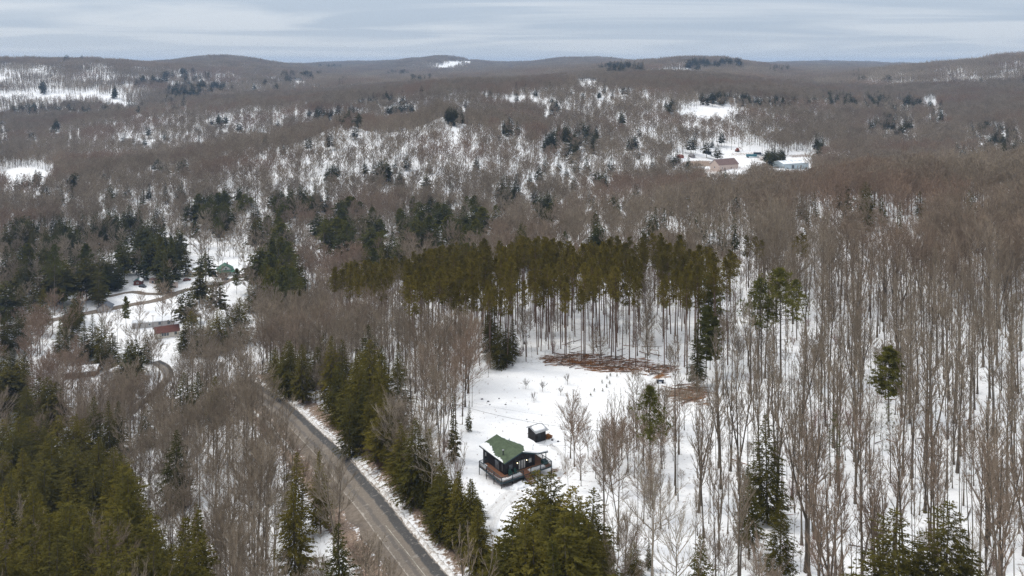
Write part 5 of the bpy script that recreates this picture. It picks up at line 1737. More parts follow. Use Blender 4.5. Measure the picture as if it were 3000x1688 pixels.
# clusters of evergreens further off: (x, y, rx, ry, count, height)
CL = [(250, 640, 60, 26, 7, 19), (60, 700, 60, 26, 6, 19), (190, 740, 36, 18, 3, 17), (350, 598, 60, 24, 7, 18), (120, 640, 80, 26, 8, 19), (120, 560, 110, 30, 22, 17), (320, 540, 90, 25, 16, 17), (420, 590, 60, 35, 9, 17), (560, 500, 90, 22, 24, 17), (690, 540, 50, 50, 13, 18), (760, 480, 70, 22, 14, 17), (880, 540, 80, 50, 24, 19), (960, 600, 60, 34, 12, 18), (1060, 520, 60, 36, 15, 17),
      (1180, 520, 70, 36, 16, 17), (1285, 455, 26, 26, 6, 17), (1380, 500, 40, 26, 6, 17), (1110, 560, 100, 26, 10, 17), (700, 640, 60, 40, 16, 20), (500, 700, 50, 30, 3, 17), (420, 620, 40, 30, 5, 18), (520, 640, 12, 20, 2, 17),
      (850, 275, 75, 14, 26, 18), (1440, 330, 70, 28, 36, 18), (1285, 300, 20, 16, 7, 17), (1560, 168, 62, 6, 40, 20), (1790, 157, 72, 6, 46, 20), (500, 222, 75, 12, 40, 18), (440, 238, 40, 9, 14, 17), (360, 262, 120, 8, 14, 17), (150, 268, 140, 9, 22, 17),
      (2130, 240, 110, 9, 30, 18), (2250, 250, 70, 15, 26, 18), (2240, 300, 55, 20, 20, 17), (2350, 270, 25, 22, 8, 18), (2490, 310, 80, 18, 18, 17), (2520, 350, 60, 20, 20, 17), (430, 400, 40, 7, 8, 16), (180, 432, 14, 8, 4, 16), (260, 440, 8, 5, 1, 16), (460, 455, 10, 6, 2, 16),
      (840, 408, 18, 7, 4, 16), (965, 405, 12, 12, 3, 18), (1000, 430, 14, 12, 3, 17), (1520, 430, 8, 10, 2, 17), (1950, 378, 26, 9, 16, 13), (1820, 430, 18, 10, 5, 17), (2060, 350, 10, 24, 4, 18), (555, 290, 26, 12, 6, 17), (640, 320, 40, 9, 4, 16), (380, 205, 40, 10, 9, 17), (105, 215, 8, 10, 2, 18), (285, 235, 6, 10, 2, 17),
      (200, 143, 200, 3, 26, 17), (760, 186, 50, 4, 16, 18), (830, 168, 30, 4, 14, 18), (1000, 182, 30, 5, 10, 18), (1060, 195, 30, 5, 10, 18), (1960, 172, 26, 5, 10, 18), (940, 240, 80, 6, 10, 17), (1010, 262, 40, 4, 14, 17), (1820, 232, 60, 6, 22, 17), (1930, 242, 70, 6, 26, 17), (1140, 270, 22, 6, 8, 17), (1560, 290, 10, 14, 3, 18), (1390, 250, 12, 14, 4, 18), (1680, 250, 12, 14, 4, 18),
      (470, 190, 60, 14, 14, 17), (2380, 190, 300, 20, 8, 17), (1600, 480, 300, 20, 7, 15), (2200, 480, 300, 25, 7, 15), (330, 470, 300, 14, 9, 15), (1200, 420, 320, 50, 14, 16), (1600, 360, 250, 60, 14, 16), (600, 330, 350, 40, 12, 16), (700, 210, 300, 14, 16, 16), (1300, 230, 400, 20, 16, 16), (60, 320, 120, 25, 10, 16), (60, 430, 40, 8, 5, 14),
      (1500, 560, 30, 14, 3, 16), (1660, 530, 40, 14, 3, 16), (300, 850, 60, 20, 4, 15), (30, 900, 40, 40, 5, 16), (110, 960, 60, 20, 4, 16), (40, 620, 40, 20, 5, 18), (2440, 370, 100, 14, 8, 16), (1320, 570, 30, 20, 5, 17), (1160, 600, 50, 16, 5, 17)]
for qx, qy, rx, ry, n, H in CL:
    for k in range(int(n * (1.5 if qy < 440 else 1.7))):
        a, q = rng.uniform(0, 2 * pi), math.sqrt(rng.uniform(0, 1))
        px, py = (qx + cos(a) * q * rx) * Q, (qy + sin(a) * q * ry) * Q
        h = H * rng.uniform(.75, 1.15) * (1.15 if qy > 440 else 1.0)
        p = hit(px, py, h)
        if p is not None and p[1] > 1350:
            h *= 1.3 if p[1] < 1900 else 1.7
        if p is None or not clear_of_roads(*p):
            continue
        x, y = p
        far = y > 420
        kind = 'spruce_tree' if far or rng.uniform() < .3 else 'hemlock_tree'
        if 480 * Q < px < 1250 * Q and 480 < qy < 660 and rng.uniform() < .42:
            kind = 'white_pine_tree'
        TREES.append(dict(kind=kind, x=x, y=y, z=float(gz(x, y)), H=h, v=int(rng.integers(len(KIND[kind]))), rot=rng.uniform(0, 6.28), label=None, group=None, wide=rng.uniform(.95, 1.4) * (1.55 if far else 1.3), d=math.hypot(x, y), hero=False))

# the red pine plantation: trees whose tops fall inside its outline
PINES = QP([(830, 690), (850, 655), (1000, 640), (1130, 606), (1330, 590), (1480, 598), (1640, 578), (1770, 590), (1830, 598), (1850, 640), (1790, 665), (1745, 695), (1650, 712), (1540, 716), (1490, 728), (1340, 730), (1250, 740), (1180, 725), (1080, 700), (960, 690), (870, 705)])
g = np.arange(-130, 130, 4.3)
PX, PY = np.meshgrid(g, np.arange(190, 430, 4.3))
PX = PX + rng.uniform(-1.6, 1.6, PX.shape)
PY = PY + rng.uniform(-1.6, 1.6, PY.shape)
PX, PY = PX.ravel(), PY.ravel()
PZ = gz(PX, PY)
HH = 26 * np.clip(rng.normal(.94, .12, PX.shape), .6, 1.14)
tx, ty, _ = proj(PX, PY, PZ + HH)
bx, by, _ = proj(PX, PY, PZ)
ok = inside(tx, ty, PINES) & ~inside(bx, by, CLEARING) & (by < 900 * Q + 60) & (rng.uniform(0, 1, PX.shape) < np.clip(.80 + wob(PX, PY, 34, 61) * 1.0, .25, .95) * np.where((PX < -38) | (PX > 62), .7, 1.0))
pine_xy = np.c_[PX[ok], PY[ok]]
for x, y, z, h in zip(PX[ok], PY[ok], PZ[ok], HH[ok]):
    TREES.append(dict(kind='red_pine_tree', x=x, y=y, z=z, H=h, v=int(rng.integers(4)), rot=rng.uniform(0, 6.28), label=None, group='red pines of the plantation', wide=rng.uniform(.9, 1.15), d=math.hypot(x, y), hero=False))

# bare woods everywhere else
VILLAGE = QP([(262, 700), (300, 655), (660, 650), (655, 700), (600, 740), (540, 790), (475, 830), (450, 905), (400, 905), (330, 830), (240, 800), (120, 815), (95, 770), (260, 755)])
FIELDS = [(1785, 287, 70, 14, 850, 1800), (2338, 258, 20, 6, 850, 3000), (1850, 408, 170, 26, 520, 1150), (240, 238, 46, 15, 1000, 3000), (75, 242, 95, 6, 1000, 3000), (6, 190, 26, 22, 1000, 3000), (750, 208, 28, 5, 1200, 4000), (1108, 167, 20, 2.2, 2500, 6000), (1145, 161, 24, 3.6, 2500, 6000), (1176, 155, 18, 3, 2500, 6000), (1700, 180, 70, 3, 1200, 3500),
          (60, 438, 85, 15, 600, 1450), (1430, 400, 0, 0, 0, 0), (2010, 395, 40, 12, 520, 1150), (1290, 258, 30, 4, 900, 1600), (300, 260, 60, 6, 1000, 3000), (1480, 208, 40, 3, 1200, 3000)]


FIELDS_SEEN = []
for qx, qy, rx, ry, a, b2 in FIELDS:
    if rx:
        p = hit(qx * Q, qy * Q)
        h_ = 17 * F / max(p[1], 300) / Q if p else 0
        FIELDS_SEEN.append((qx, qy + h_ * .42, rx, ry + h_ * .45, a * .85, b2))
FIELDS = FIELDS_SEEN


def bare_grid(d0, d1, s, seed, keep=1.0):
    r = np.random.default_rng(seed)
    X, Y = np.meshgrid(np.arange(-.72 * d1, .72 * d1, s), np.arange(d0 * .8, d1, s))
    X = (X + r.uniform(-.45, .45, X.shape) * s).ravel()
    Y = (Y + r.uniform(-.45, .45, Y.shape) * s).ravel()
    D = np.hypot(X, Y)
    m = (D >= d0) & (D < d1) & (np.abs(X / Y) < .72) & (r.uniform(0, 1, X.shape) < keep)
    return X[m], Y[m], r


EV = np.array([(t['x'], t['y']) for t in TREES])
ev_cell = {}
for x, y in EV:
    ev_cell.setdefault((int(x // 4), int(y // 4)), []).append((x, y))


def near_evergreen(x, y, m):
    i, j = int(x // 4), int(y // 4)
    for a in (-1, 0, 1):
        for b2 in (-1, 0, 1):
            for p in ev_cell.get((i + a, j + b2), ()):
                if (p[0] - x) ** 2 + (p[1] - y) ** 2 < m * m:
                    return True
    return False


SNOWY = [(QP([(100, 340), (330, 300), (560, 272), (780, 240), (780, 300), (650, 350), (560, 395), (420, 430), (240, 440), (60, 410)]), 850, 1650, .62),
         (QP([(700, 410), (800, 362), (950, 335), (1150, 325), (1260, 350), (1330, 390), (1650, 415), (1660, 480), (1500, 490), (1300, 480), (1100, 480), (850, 480), (700, 510), (590, 530), (560, 490), (640, 440)]), 550, 1120, .55),
         (QP([(1310, 240), (1500, 222), (1720, 250), (1900, 290), (1980, 350), (1900, 385), (1650, 385), (1600, 405), (1560, 330), (1380, 310), (1300, 270)]), 800, 1850, .6),
         (QP([(0, 600), (300, 590), (640, 620), (640, 700), (0, 680)]), 480, 700, .7)]
# sight lines the photograph leaves open: boxes (x0, y0, x1, y1) no nearer crown may cover
OPEN = [(1395, 1255, 1640, 1460, 163), (1535, 1236, 1625, 1306, 182), (425, 812, 535, 846, 412), (630, 764, 692, 812, 438), (462, 955, 522, 1004, 332), (330, 1058, 400, 1135, 286), (556, 782, 592, 812, 425), (40, 860, 84, 900, 364), (210, 1020, 262, 1060, 312), (2075, 455, 2180, 497, 770), (2265, 462, 2375, 495, 776), (470, 930, 512, 958, 338), (290, 893, 330, 912, 364)]


MS = 6.0
MASK = np.zeros((int(1760 / MS), int(3200 / MS)))


def stamp(t):
    bx_, by_, dep_ = proj(t['x'], t['y'], t['z'])
    tx_, ty_, _ = proj(t['x'], t['y'], t['z'] + t['H'])
    hgt = by_ - ty_
    pine_ = t['kind'] == 'red_pine_tree'
    hw = (.13 if pine_ else .17 * t['wide']) * t['H'] * F / dep_
    for k in range(max(2, int(hgt / MS))):
        f = k * MS / max(hgt, 1)
        if f > (.34 if pine_ else .42 if t['kind'] == 'white_pine_tree' else .6):
            break
        w = hw * (1 if pine_ else min(1, .25 + f * 1.5))
        yy = int((ty_ + f * hgt) / MS)
        xc = bx_ + (tx_ - bx_) * (1 - f)
        x0, x1 = int((xc - w + 100) / MS), int((xc + w + 100) / MS) + 1
        if 0 <= yy < MASK.shape[0] and x1 > 0 and x0 < MASK.shape[1]:
            seg = MASK[yy, max(x0, 0):x1]
            np.maximum(seg, t['d'] + (10000 if t['hero'] and (t['label'] or (t['group'] or '').startswith(('hemlocks in the row', 'hemlocks of the big'))) else 0), out=seg)


for t in TREES:
    stamp(t)
ROAD_SEEN = QP([(655, 985), (700, 985), (800, 1055), (1000, 1262), (1165, 1449), (1035, 1449), (850, 1230), (735, 1080)])
for poly in (ROAD_SEEN, VILLAGE):
    xs, ys = [p[0] for p in poly], [p[1] for p in poly]
    for v in range(int(min(ys) / MS), int(max(ys) / MS) + 1):
        us = np.arange(int((min(xs) + 100) / MS), int((max(xs) + 100) / MS) + 1)
        ins = inside(us * MS - 100, np.full(len(us), v * MS), poly)
        if 0 <= v < MASK.shape[0] and ins.any():
            p = hit(float(us[ins].mean() * MS - 100), v * MS)
            if p:
                MASK[v, us[ins]] = np.where(MASK[v, us[ins]] > 10000, MASK[v, us[ins]], np.maximum(MASK[v, us[ins]], math.hypot(*p) - 3))


def hides_evergreen(X, Y, Z, H):
    D = np.hypot(X, Y)
    bx_, by_, dep_ = proj(X, Y, Z)
    tx_, ty_, _ = proj(X, Y, Z + H)
    hit_ = np.zeros(X.shape)
    for f in (.06, .22, .4):
        for o in (-.09, 0, .09):
            u = ((tx_ * (1 - f) + bx_ * f + o * H * F / dep_ + 100) / MS).astype(int)
            v = ((ty_ * (1 - f) + by_ * f) / MS).astype(int)
            ok_ = (u >= 0) & (u < MASK.shape[1]) & (v >= 0) & (v < MASK.shape[0])
            m_ = MASK[np.clip(v, 0, MASK.shape[0] - 1), np.clip(u, 0, MASK.shape[1] - 1)]
            hit_ += ok_ & (m_ % 10000 > D + 2.5)
            hit_ += 9 * (ok_ & (m_ > 10000) & (m_ - 10000 > D + 2.5))
    return hit_


def fill(X, Y, r, kinds, H0, H1, group=None, nat=1.0):
    Z = gz(X, Y)
    H = r.uniform(H0, H1, X.shape)
    if H1 > 22.5:
        b0, b1, _ = proj(X, Y, Z)
        H = np.where(b0 > 1950, H * 1.18, H * .95)
        H = np.where((b0 > 1540) & (b0 < 1950) & (b1 > 1230) & (b1 < 1560), H * .62, H)
    small = r.uniform(0, 1, X.shape) < .2
    H = np.where(small, H * r.uniform(.45, .75, X.shape), H)
    bx, by, dep = proj(X, Y, Z)
    tx, ty, _ = proj(X, Y, Z + H)
    D = np.hypot(X, Y)
    dens = np.clip((.95 if H1 < 22.5 else 1.0) + wob(X, Y, 60, 31) * .9 + wob(X, Y, 17, 32) * .5, .25 if H1 < 22.5 else .6, 1.0)
    if H1 < 22.5:
        zone = np.full(X.shape, 1.25)
        for poly, a, b2, k in SNOWY:
            zone = np.where(inside(bx, by, poly) & (D > a) & (D < b2), k, zone)
        dens = dens * zone
    keep = r.uniform(0, 1, X.shape) < dens * nat
    keep &= ~(inside(bx, by, CLEARING) & (Y < 430))
    keep &= ~(inside(bx, by, VILLAGE) & (D > 260) & (D < 600) & (r.uniform(0, 1, X.shape) > .30))
    for qx, qy, rx, ry, a, b2 in FIELDS:
        if rx:
            e = ((bx - qx * Q) / (rx * Q)) ** 2 + ((by - qy * Q) / (ry * Q)) ** 2
            keep &= ~((e < 1) & (D > a) & (D < b2))
    keep &= line_dist(X, Y, MAIN_ROAD)[0] > 5.6
    keep &= line_dist(X, Y, VALLEY_ROAD)[0] > 6
    keep &= line_dist(X, Y, SIDE_LANE)[0] > 3.2
    for x0, y0, x1, y1, dm in OPEN:
        hw = H * .20 * F / dep
        cov = (bx + hw > x0) & (bx - hw < x1) & (ty < y1) & (by - (by - ty) * .3 > y0) & (D < dm)
        keep &= ~cov
    if H1 > 22.5:
        keep &= ~((bx > 1540) & (bx < 1860) & (by > 1230) & (by < 1560) & (r.uniform(0, 1, X.shape) < .45))
    hid = hides_evergreen(X, Y, Z, H)
    keep &= ~((hid >= 1) & (r.uniform(0, 1, X.shape) < np.where(hid >= 10, .9, np.where(hid >= 4, .88, np.where(D > 340, .65, .45)))))
    out = []
    for i in np.nonzero(keep)[0]:
        if D[i] < 560 and near_evergreen(X[i], Y[i], 2.6):
            continue
        out.append(i)
    return X[out], Y[out], Z[out], H[out], D[out], bx[out], by[out]


X, Y, r = bare_grid(70, 350, 4.5, 501)
X, Y, Z, H, D, bx, by = fill(X, Y, r, None, 16, 23)
# inside the plantation only a few broadleaved trees
pc = {}
for x, y in pine_xy:
    pc.setdefault((int(x // 5), int(y // 5)), True)
inp = np.array([(int(x // 5), int(y // 5)) in pc for x, y in zip(X, Y)])
kp = ~inp | (r.uniform(0, 1, X.shape) < np.where(bx < 1450, .6, .38))
X, Y, Z, H, D, bx, by = (a[kp] for a in (X, Y, Z, H, D, bx, by))
for i in range(len(X)):
    TREES.append(dict(kind='bare_tree', x=X[i], y=Y[i], z=Z[i], H=H[i], v=(int(r.choice([0, 3, 4, 5, 7, 8, 7, 8, 9, 0, 4])) if bx[i] > 1900 and D[i] < 270 else int(r.choice([1, 2, 5, 6, 1, 3, 2, 0, 7, 8]))) if H[i] > 11.5 else int(r.choice([6, 2, 6])), rot=r.uniform(0, 6.28), label=None, group=None, wide=r.uniform(.85, 1.15) * (1.0 if H[i] > 11 else 1.15), d=D[i], hero=False))

# ------------------------------------------------------------------ trees nearest the camera: things of their own
PLACES = [  # (test on base pixel and distance, words for the label, words for the group)
    (lambda x, y, d: d > 560, 'on the far wooded hills', 'far hills'),
    (lambda x, y, d: d > 330 and x < 1250, 'in the left valley', 'valley woods'),
    (lambda x, y, d: d > 330, 'behind the pine stand', 'woods behind the pine stand'),
    (lambda x, y, d: x > 2500 and d < 170, 'at the lower right corner', 'lower right corner'),
    (lambda x, y, d: x > 1950 and d < 170, 'on the slope right of the cabin', 'low slope right of the cabin'),
    (lambda x, y, d: x > 2450, 'high on the far right slope', 'high slope far right'),
    (lambda x, y, d: x > 1950, 'on the slope right of the slash', 'slope right of the slash'),
    (lambda x, y, d: x > 1560 and y > 1180, 'at the right edge of the clearing', 'right edge of the clearing'),
    (lambda x, y, d: x > 1330 and y > 1400, 'below the cabin beside the hemlock clump', 'below the cabin'),
    (lambda x, y, d: x > 1330, 'at the edge of the pine stand', 'edge of the pine stand'),
    (lambda x, y, d: x > 1000 and y < 1250, 'left of the clearing below the pine stand', 'left of the clearing'),
    (lambda x, y, d: x > 1000, 'between the road and the cabin', 'between road and cabin'),
    (lambda x, y, d: y < 1200, 'on the bank above the valley houses', 'bank above the valley houses'),
    (lambda x, y, d: x > 640, 'just left of the paved road', 'left of the road'),
    (lambda x, y, d: True, 'in the lower left hemlock grove', 'lower left grove'),
]
LIMIT = {'bare_tree': 300, 'hemlock_tree': 300, 'spruce_tree': 300, 'red_pine_tree': 300, 'white_pine_tree': 120, 'pale_tree': 40}
COMMON = {'bare_tree': 'bare tree', 'hemlock_tree': 'olive hemlock', 'spruce_tree': 'dark evergreen', 'red_pine_tree': 'red pine', 'white_pine_tree': 'bushy green pine', 'pale_tree': 'pale bare tree'}
LOOKS = {'bare_tree': bare_look, 'hemlock_tree': ['broad', 'ragged', 'wide skirted', 'narrow', 'open boughed'], 'spruce_tree': ['pointed', 'round', 'slim', 'wide topped'],
         'red_pine_tree': ['straight', 'short crowned', 'deep crowned', 'wide topped'], 'white_pine_tree': ['tall', 'high crowned', 'wispy', 'low branched'], 'pale_tree': ['forked', 'crooked']}
CATS = {'bare_tree': 'bare tree', 'pale_tree': 'bare tree', 'hemlock_tree': 'hemlock', 'spruce_tree': 'evergreen', 'red_pine_tree': 'red pine', 'white_pine_tree': 'pine'}
NAME = {'pale_tree': 'bare_tree'}
rest = []
by_kind = {}
for t in TREES:
    by_kind.setdefault(t['kind'], []).append(t)


def seen(t):
    px, py, dep = proj(t['x'], t['y'], t['z'] + t['H'] * .6)
    vis = -60 < px < 3060 and -50 < py < 1800
    return (0 if vis else 1, -t['H'] / dep)


def tell_apart(ts, label):
    """Labels for look-alikes of one place: split by depth and side, then by height."""
    if len(ts) == 1:
        return {id(ts[0]): label}
    out = {}
    ds = sorted(t['d'] for t in ts)
    xs = sorted(t['x'] / t['y'] for t in ts)
    n = len(ts)
    cells = {}
    for t in ts:
        dq = 'near' if t['d'] <= ds[(n - 1) // 2] else 'far'
        u = t['x'] / t['y']
        xq = ('left' if u <= xs[n // 2 - 1] else 'right') if n < 5 else ('left' if u < xs[n // 3] else 'middle' if u < xs[2 * n // 3] else 'right')
        cells.setdefault((dq, xq), []).append(t)
    for (dq, xq), cs in cells.items():
        cs.sort(key=lambda t: -t['H'])
        for i, t in enumerate(cs):
            w = '' if len(cs) == 1 else ' taller' if i == 0 else ' shorter' if i == len(cs) - 1 else ''
            out[id(t)] = '%s, %s %s%s' % (label, dq, xq, w)
    return out


for kind, ts in by_kind.items():
    ts.sort(key=lambda t: (0 if (t['hero'] and t['label']) else 1, seen(t)))
    chosen = [t for k, t in enumerate(ts) if k < LIMIT[kind] and not seen(t)[0]]
    keep_ = set(id(t) for t in chosen)
    rest += [t for t in ts if id(t) not in keep_]
    sets = {}
    for t in chosen:
        px, py, dep = proj(t['x'], t['y'], t['z'])
        if t['label']:
            t['final'] = (t['label'], t['group'])
            continue
        wd, gw = next((a, b2) for test, a, b2 in PLACES if test(px, py, t['d']))
        size = 'small ' if t['H'] < 12 else 'tall ' if t['H'] > 25 else ''
        label = size + LOOKS[kind][t['v']] + ' ' + COMMON[kind] + ' ' + wd
        if kind == 'red_pine_tree':
            row = 'front' if t['d'] < 236 else 'middle' if t['d'] < 285 else 'back'
            side = 'left of the slash' if px < 1500 else 'right of the slash' if px > 1900 else 'behind the slash'
            label = LOOKS[kind][t['v']] + ' red pine, ' + row + ' of the stand ' + side
        gname = {'bare_tree': 'bare trees', 'pale_tree': 'pale bare trees', 'hemlock_tree': 'hemlocks', 'spruce_tree': 'dark evergreens', 'red_pine_tree': 'red pines', 'white_pine_tree': 'green pines'}[kind] + ', ' + gw
        sets.setdefault((label, gname), []).append(t)
    for (label, gname), cs in sets.items():
        lab = tell_apart(cs, label)
        for t in cs:
            t['final'] = (lab[id(t)], gname)
    for t in chosen:
        vs = KIND[kind][t['v']]
        s = t['H'] / vs['H']
        e = thing(NAME.get(kind, kind), t['final'][0], CATS[kind], (t['x'], t['y'], t['z'] - .15), t['rot'], t['final'][1])
        e.rotation_euler = (rng.normal(0, .018), rng.normal(0, .018), t['rot'])
        e.scale = (s * t['wide'], s * t['wide'], s)
        link(bpy.data.objects.new('trunk', vs['trunk']), e)
        link(bpy.data.objects.new('crown', vs['crown']), e)

# ------------------------------------------------------------------ everything past the limit: scattered masses
PATCH = []


def patch(seed, size, n):
    r = np.random.default_rng(seed)
    tg_, cg = Geo(), Geo()
    P = np.c_[r.uniform(-size / 2, size / 2, (n, 2)), np.full(n, -2.5)]
    H = r.uniform(14, 21, n)
    top = P + np.c_[r.normal(0, .3, (n, 2)), H * .9 + 2.5]
    tg_.sticks(P, top, np.full(n, .26), np.full(n, .07), 3)
    m = 36
    k = np.repeat(np.arange(n), m)
    u = r.uniform(.36, 1, n * m)
    a = r.uniform(0, 2 * pi, n * m)
    e = np.radians(r.uniform(20, 75, n * m))
    d = np.c_[np.cos(a) * np.cos(e), np.sin(a) * np.cos(e), np.sin(e)]
    p0 = P[k] + np.c_[np.zeros((n * m, 2)), 2.5 + H[k] * u]
    L = (2.2 + 2.4 * (1 - u)) * r.uniform(.6, 1.2, n * m)
    cg.blades(p0, p0 + d * L[:, None], unit(np.cross(d, r.normal(0, 1, d.shape))), .17 * r.uniform(.7, 1.5, n * m))
    k2 = np.repeat(np.arange(n * m), 2)
    t2 = r.uniform(.3, 1, len(k2))
    d2 = unit(d[k2] + r.normal(0, .6, (len(k2), 3)))
    p2 = p0[k2] + d[k2] * (L[k2] * t2)[:, None]
    cg.blades(p2, p2 + d2 * (L[k2] * .55)[:, None], unit(np.cross(d2, r.normal(0, 1, d2.shape))), .13)
    return join_geo('patch', [(tg_, 'bark'), (cg, 'twig')])


def scatter(name, label, protos, pts, pick, turn, size):
    coll = bpy.data.collections.new(name + '_parts')
    for i, me in enumerate(protos):
        coll.objects.link(bpy.data.objects.new('%s_%02d' % (name, i), me))
    me = bpy.data.meshes.new(name)
    me.vertices.add(len(pts))
    me.vertices.foreach_set('co', np.asarray(pts, np.float32).ravel())
    a = me.attributes.new('pick', 'INT', 'POINT')
    a.data.foreach_set('value', np.asarray(pick, np.int32))
    a = me.attributes.new('turn', 'FLOAT_VECTOR', 'POINT')
    a.data.foreach_set('vector', np.asarray(turn, np.float32).ravel())
    a = me.attributes.new('size', 'FLOAT_VECTOR', 'POINT')
    a.data.foreach_set('vector', np.asarray(size, np.float32).ravel())
    o = link(bpy.data.objects.new(name, me))
    tag(o, label, None, None, 'stuff')
    ng = bpy.data.node_groups.new(name, 'GeometryNodeTree')
    ng.interface.new_socket('Geometry', in_out='INPUT', socket_type='NodeSocketGeometry')
    ng.interface.new_socket('Geometry', in_out='OUTPUT', socket_type='NodeSocketGeometry')
    N = ng.nodes
    gi, go = N.new('NodeGroupInput'), N.new('NodeGroupOutput')
    ip, ci = N.new('GeometryNodeInstanceOnPoints'), N.new('GeometryNodeCollectionInfo')
    ci.inputs['Collection'].default_value = coll
    ci.inputs['Separate Children'].default_value = True
    ci.inputs['Reset Children'].default_value = True

    def named(nm, ty):
        n = N.new('GeometryNodeInputNamedAttribute')
        n.data_type = ty
        n.inputs['Name'].default_value = nm
        return next(s for s in n.outputs if s.enabled and s.name == 'Attribute')
    e2r = N.new('FunctionNodeEulerToRotation')
    ng.links.new(gi.outputs[0], ip.inputs['Points'])
    ng.links.new(ci.outputs[0], ip.inputs['Instance'])
    ip.inputs['Pick Instance'].default_value = True
    ng.links.new(named('pick', 'INT'), ip.inputs['Instance Index'])
    ng.links.new(named('turn', 'FLOAT_VECTOR'), e2r.inputs[0])
    ng.links.new(e2r.outputs[0], ip.inputs['Rotation'])
    ng.links.new(named('size', 'FLOAT_VECTOR'), ip.inputs['Scale'])
    ng.links.new(ip.outputs[0], go.inputs[0])
    md = o.modifiers.new('scatter', 'NODES')
    md.node_group = ng
    return o


def scatter_trees(name, label, kinds, ts):
    protos, base = [], {}
    for k in kinds:
        base[k] = len(protos)
        protos += [v['proto'].data for v in KIND[k]]
    pts = [(t['x'], t['y'], t['z'] - .15) for t in ts]
    pick = [base[t['kind']] + t['v'] for t in ts]
    turn = [(rng.normal(0, .018), rng.normal(0, .018), t['rot']) for t in ts]
    size = []
    for t in ts:
        s = t['H'] / KIND[t['kind']][t['v']]['H']
        size.append((s * t['wide'], s * t['wide'], s))
    return scatter(name, label, protos, pts, pick, turn, size)


ev = [t for t in rest if t['kind'] in ('hemlock_tree', 'spruce_tree', 'white_pine_tree')]
rp_ = [t for t in rest if t['kind'] == 'red_pine_tree']
bt_ = [t for t in rest if t['kind'] in ('bare_tree', 'pale_tree')]
mid = []
for d0_, d1_, s_ in ((350, 800, 5.2), (800, 1950, 5.8)):
    X, Y, r = bare_grid(d0_, d1_, s_, 502 + d0_)
    X, Y, Z, H, D, bx, by = fill(X, Y, r, None, 15, 22)
    mid += [dict(kind='mid_tree', x=X[i], y=Y[i], z=Z[i], H=H[i], v=int(r.integers(4)), rot=r.uniform(0, 6.28), wide=r.uniform(.9, 1.2)) for i in range(len(X))]
scatter_trees('bare_woods', 'bare brown woods covering the valley and the nearer hills', ['bare_tree', 'pale_tree', 'mid_tree'], bt_ + mid)
if ev:
    scatter_trees('conifer_woods', 'dark evergreens scattered over the distant hills', ['hemlock_tree', 'spruce_tree', 'white_pine_tree'], ev)
if rp_:
    scatter_trees('pine_woods', 'rear ranks of the red pine stand', ['red_pine_tree'], rp_)
# beyond that the woods are laid in plots
PS = 74.0
X, Y, r = bare_grid(1930, 8600, PS, 503)
Z = gz(X, Y)
bx, by, dep = proj(X, Y, Z)
D = np.hypot(X, Y)
keep = np.ones(len(X), bool)
for qx, qy, rx, ry, a, b2 in FIELDS:
    if rx:
        e = ((bx - qx * Q) / (rx * Q)) ** 2 + ((by - qy * Q) / (ry * Q)) ** 2
        keep &= ~((e < 1.1) & (D > a) & (D < b2))
X, Y, Z = X[keep], Y[keep], Z[keep]
dx = (gz(X + 12, Y) - gz(X - 12, Y)) / 24
dy = (gz(X, Y + 12) - gz(X, Y - 12)) / 24
turn = np.c_[np.arctan(dy), -np.arctan(dx), np.zeros(len(X))]
sc_ = np.c_[np.where(r.uniform(0, 1, len(X)) < .5, -1.1, 1.1), np.where(r.uniform(0, 1, len(X)) < .5, -1.1, 1.1), r.uniform(.9, 1.12, len(X))]
scatter('far_woods', 'far off woods fading into the blue hills on the horizon', [patch(900 + i, PS, 140) for i in range(5)], np.c_[X, Y, Z], r.integers(0, 5, len(X)), turn, sc_)

X, Y, r = bare_grid(75, 400, 3.9, 505, .42)
X, Y, Z, H, D, bx, by = fill(X, Y, r, None, 4.5, 9.5)
sap = [dict(kind='bare_tree', x=X[i], y=Y[i], z=Z[i], H=H[i], v=int(r.choice([0, 2, 4, 6, 3])), rot=r.uniform(0, 6.28), wide=r.uniform(.8, 1.2)) for i in range(len(X))]
scatter_trees('sapling_thicket', 'thin leafless saplings growing between the larger trees', ['bare_tree'], sap)
# shrubs and undergrowth
n = 3400
X = rng.uniform(-150, 170, n)
Y = rng.uniform(80, 350, n)
Z = gz(X, Y)
bx, by, _ = proj(X, Y, Z)
dr2, sd2 = line_dist(X, Y, MAIN_ROAD)
pr = np.where(dr2 < 14, .75, .13)
pr = np.where((bx > 1950), .10, pr)
keep = ~inside(bx, by, CLEARING) & (dr2 > 5.4) & (rng.uniform(0, 1, n) < pr) & (line_dist(X, Y, SIDE_LANE)[0] > 3) & ~((dr2 < 9) & (sd2 > 0) & (rng.uniform(0, 1, n) < .4))
X, Y, Z = X[keep], Y[keep], Z[keep]
s = rng.uniform(.45, 1.5, len(X))
scatter('undergrowth', 'brown leafless undergrowth along the road and under the trees', [v['proto'].data for v in KIND['shrub']], np.c_[X, Y, Z], rng.integers(0, 3, len(X)), np.c_[0 * X, 0 * X, rng.uniform(0, 6.28, len(X))], np.c_[s, s, s])

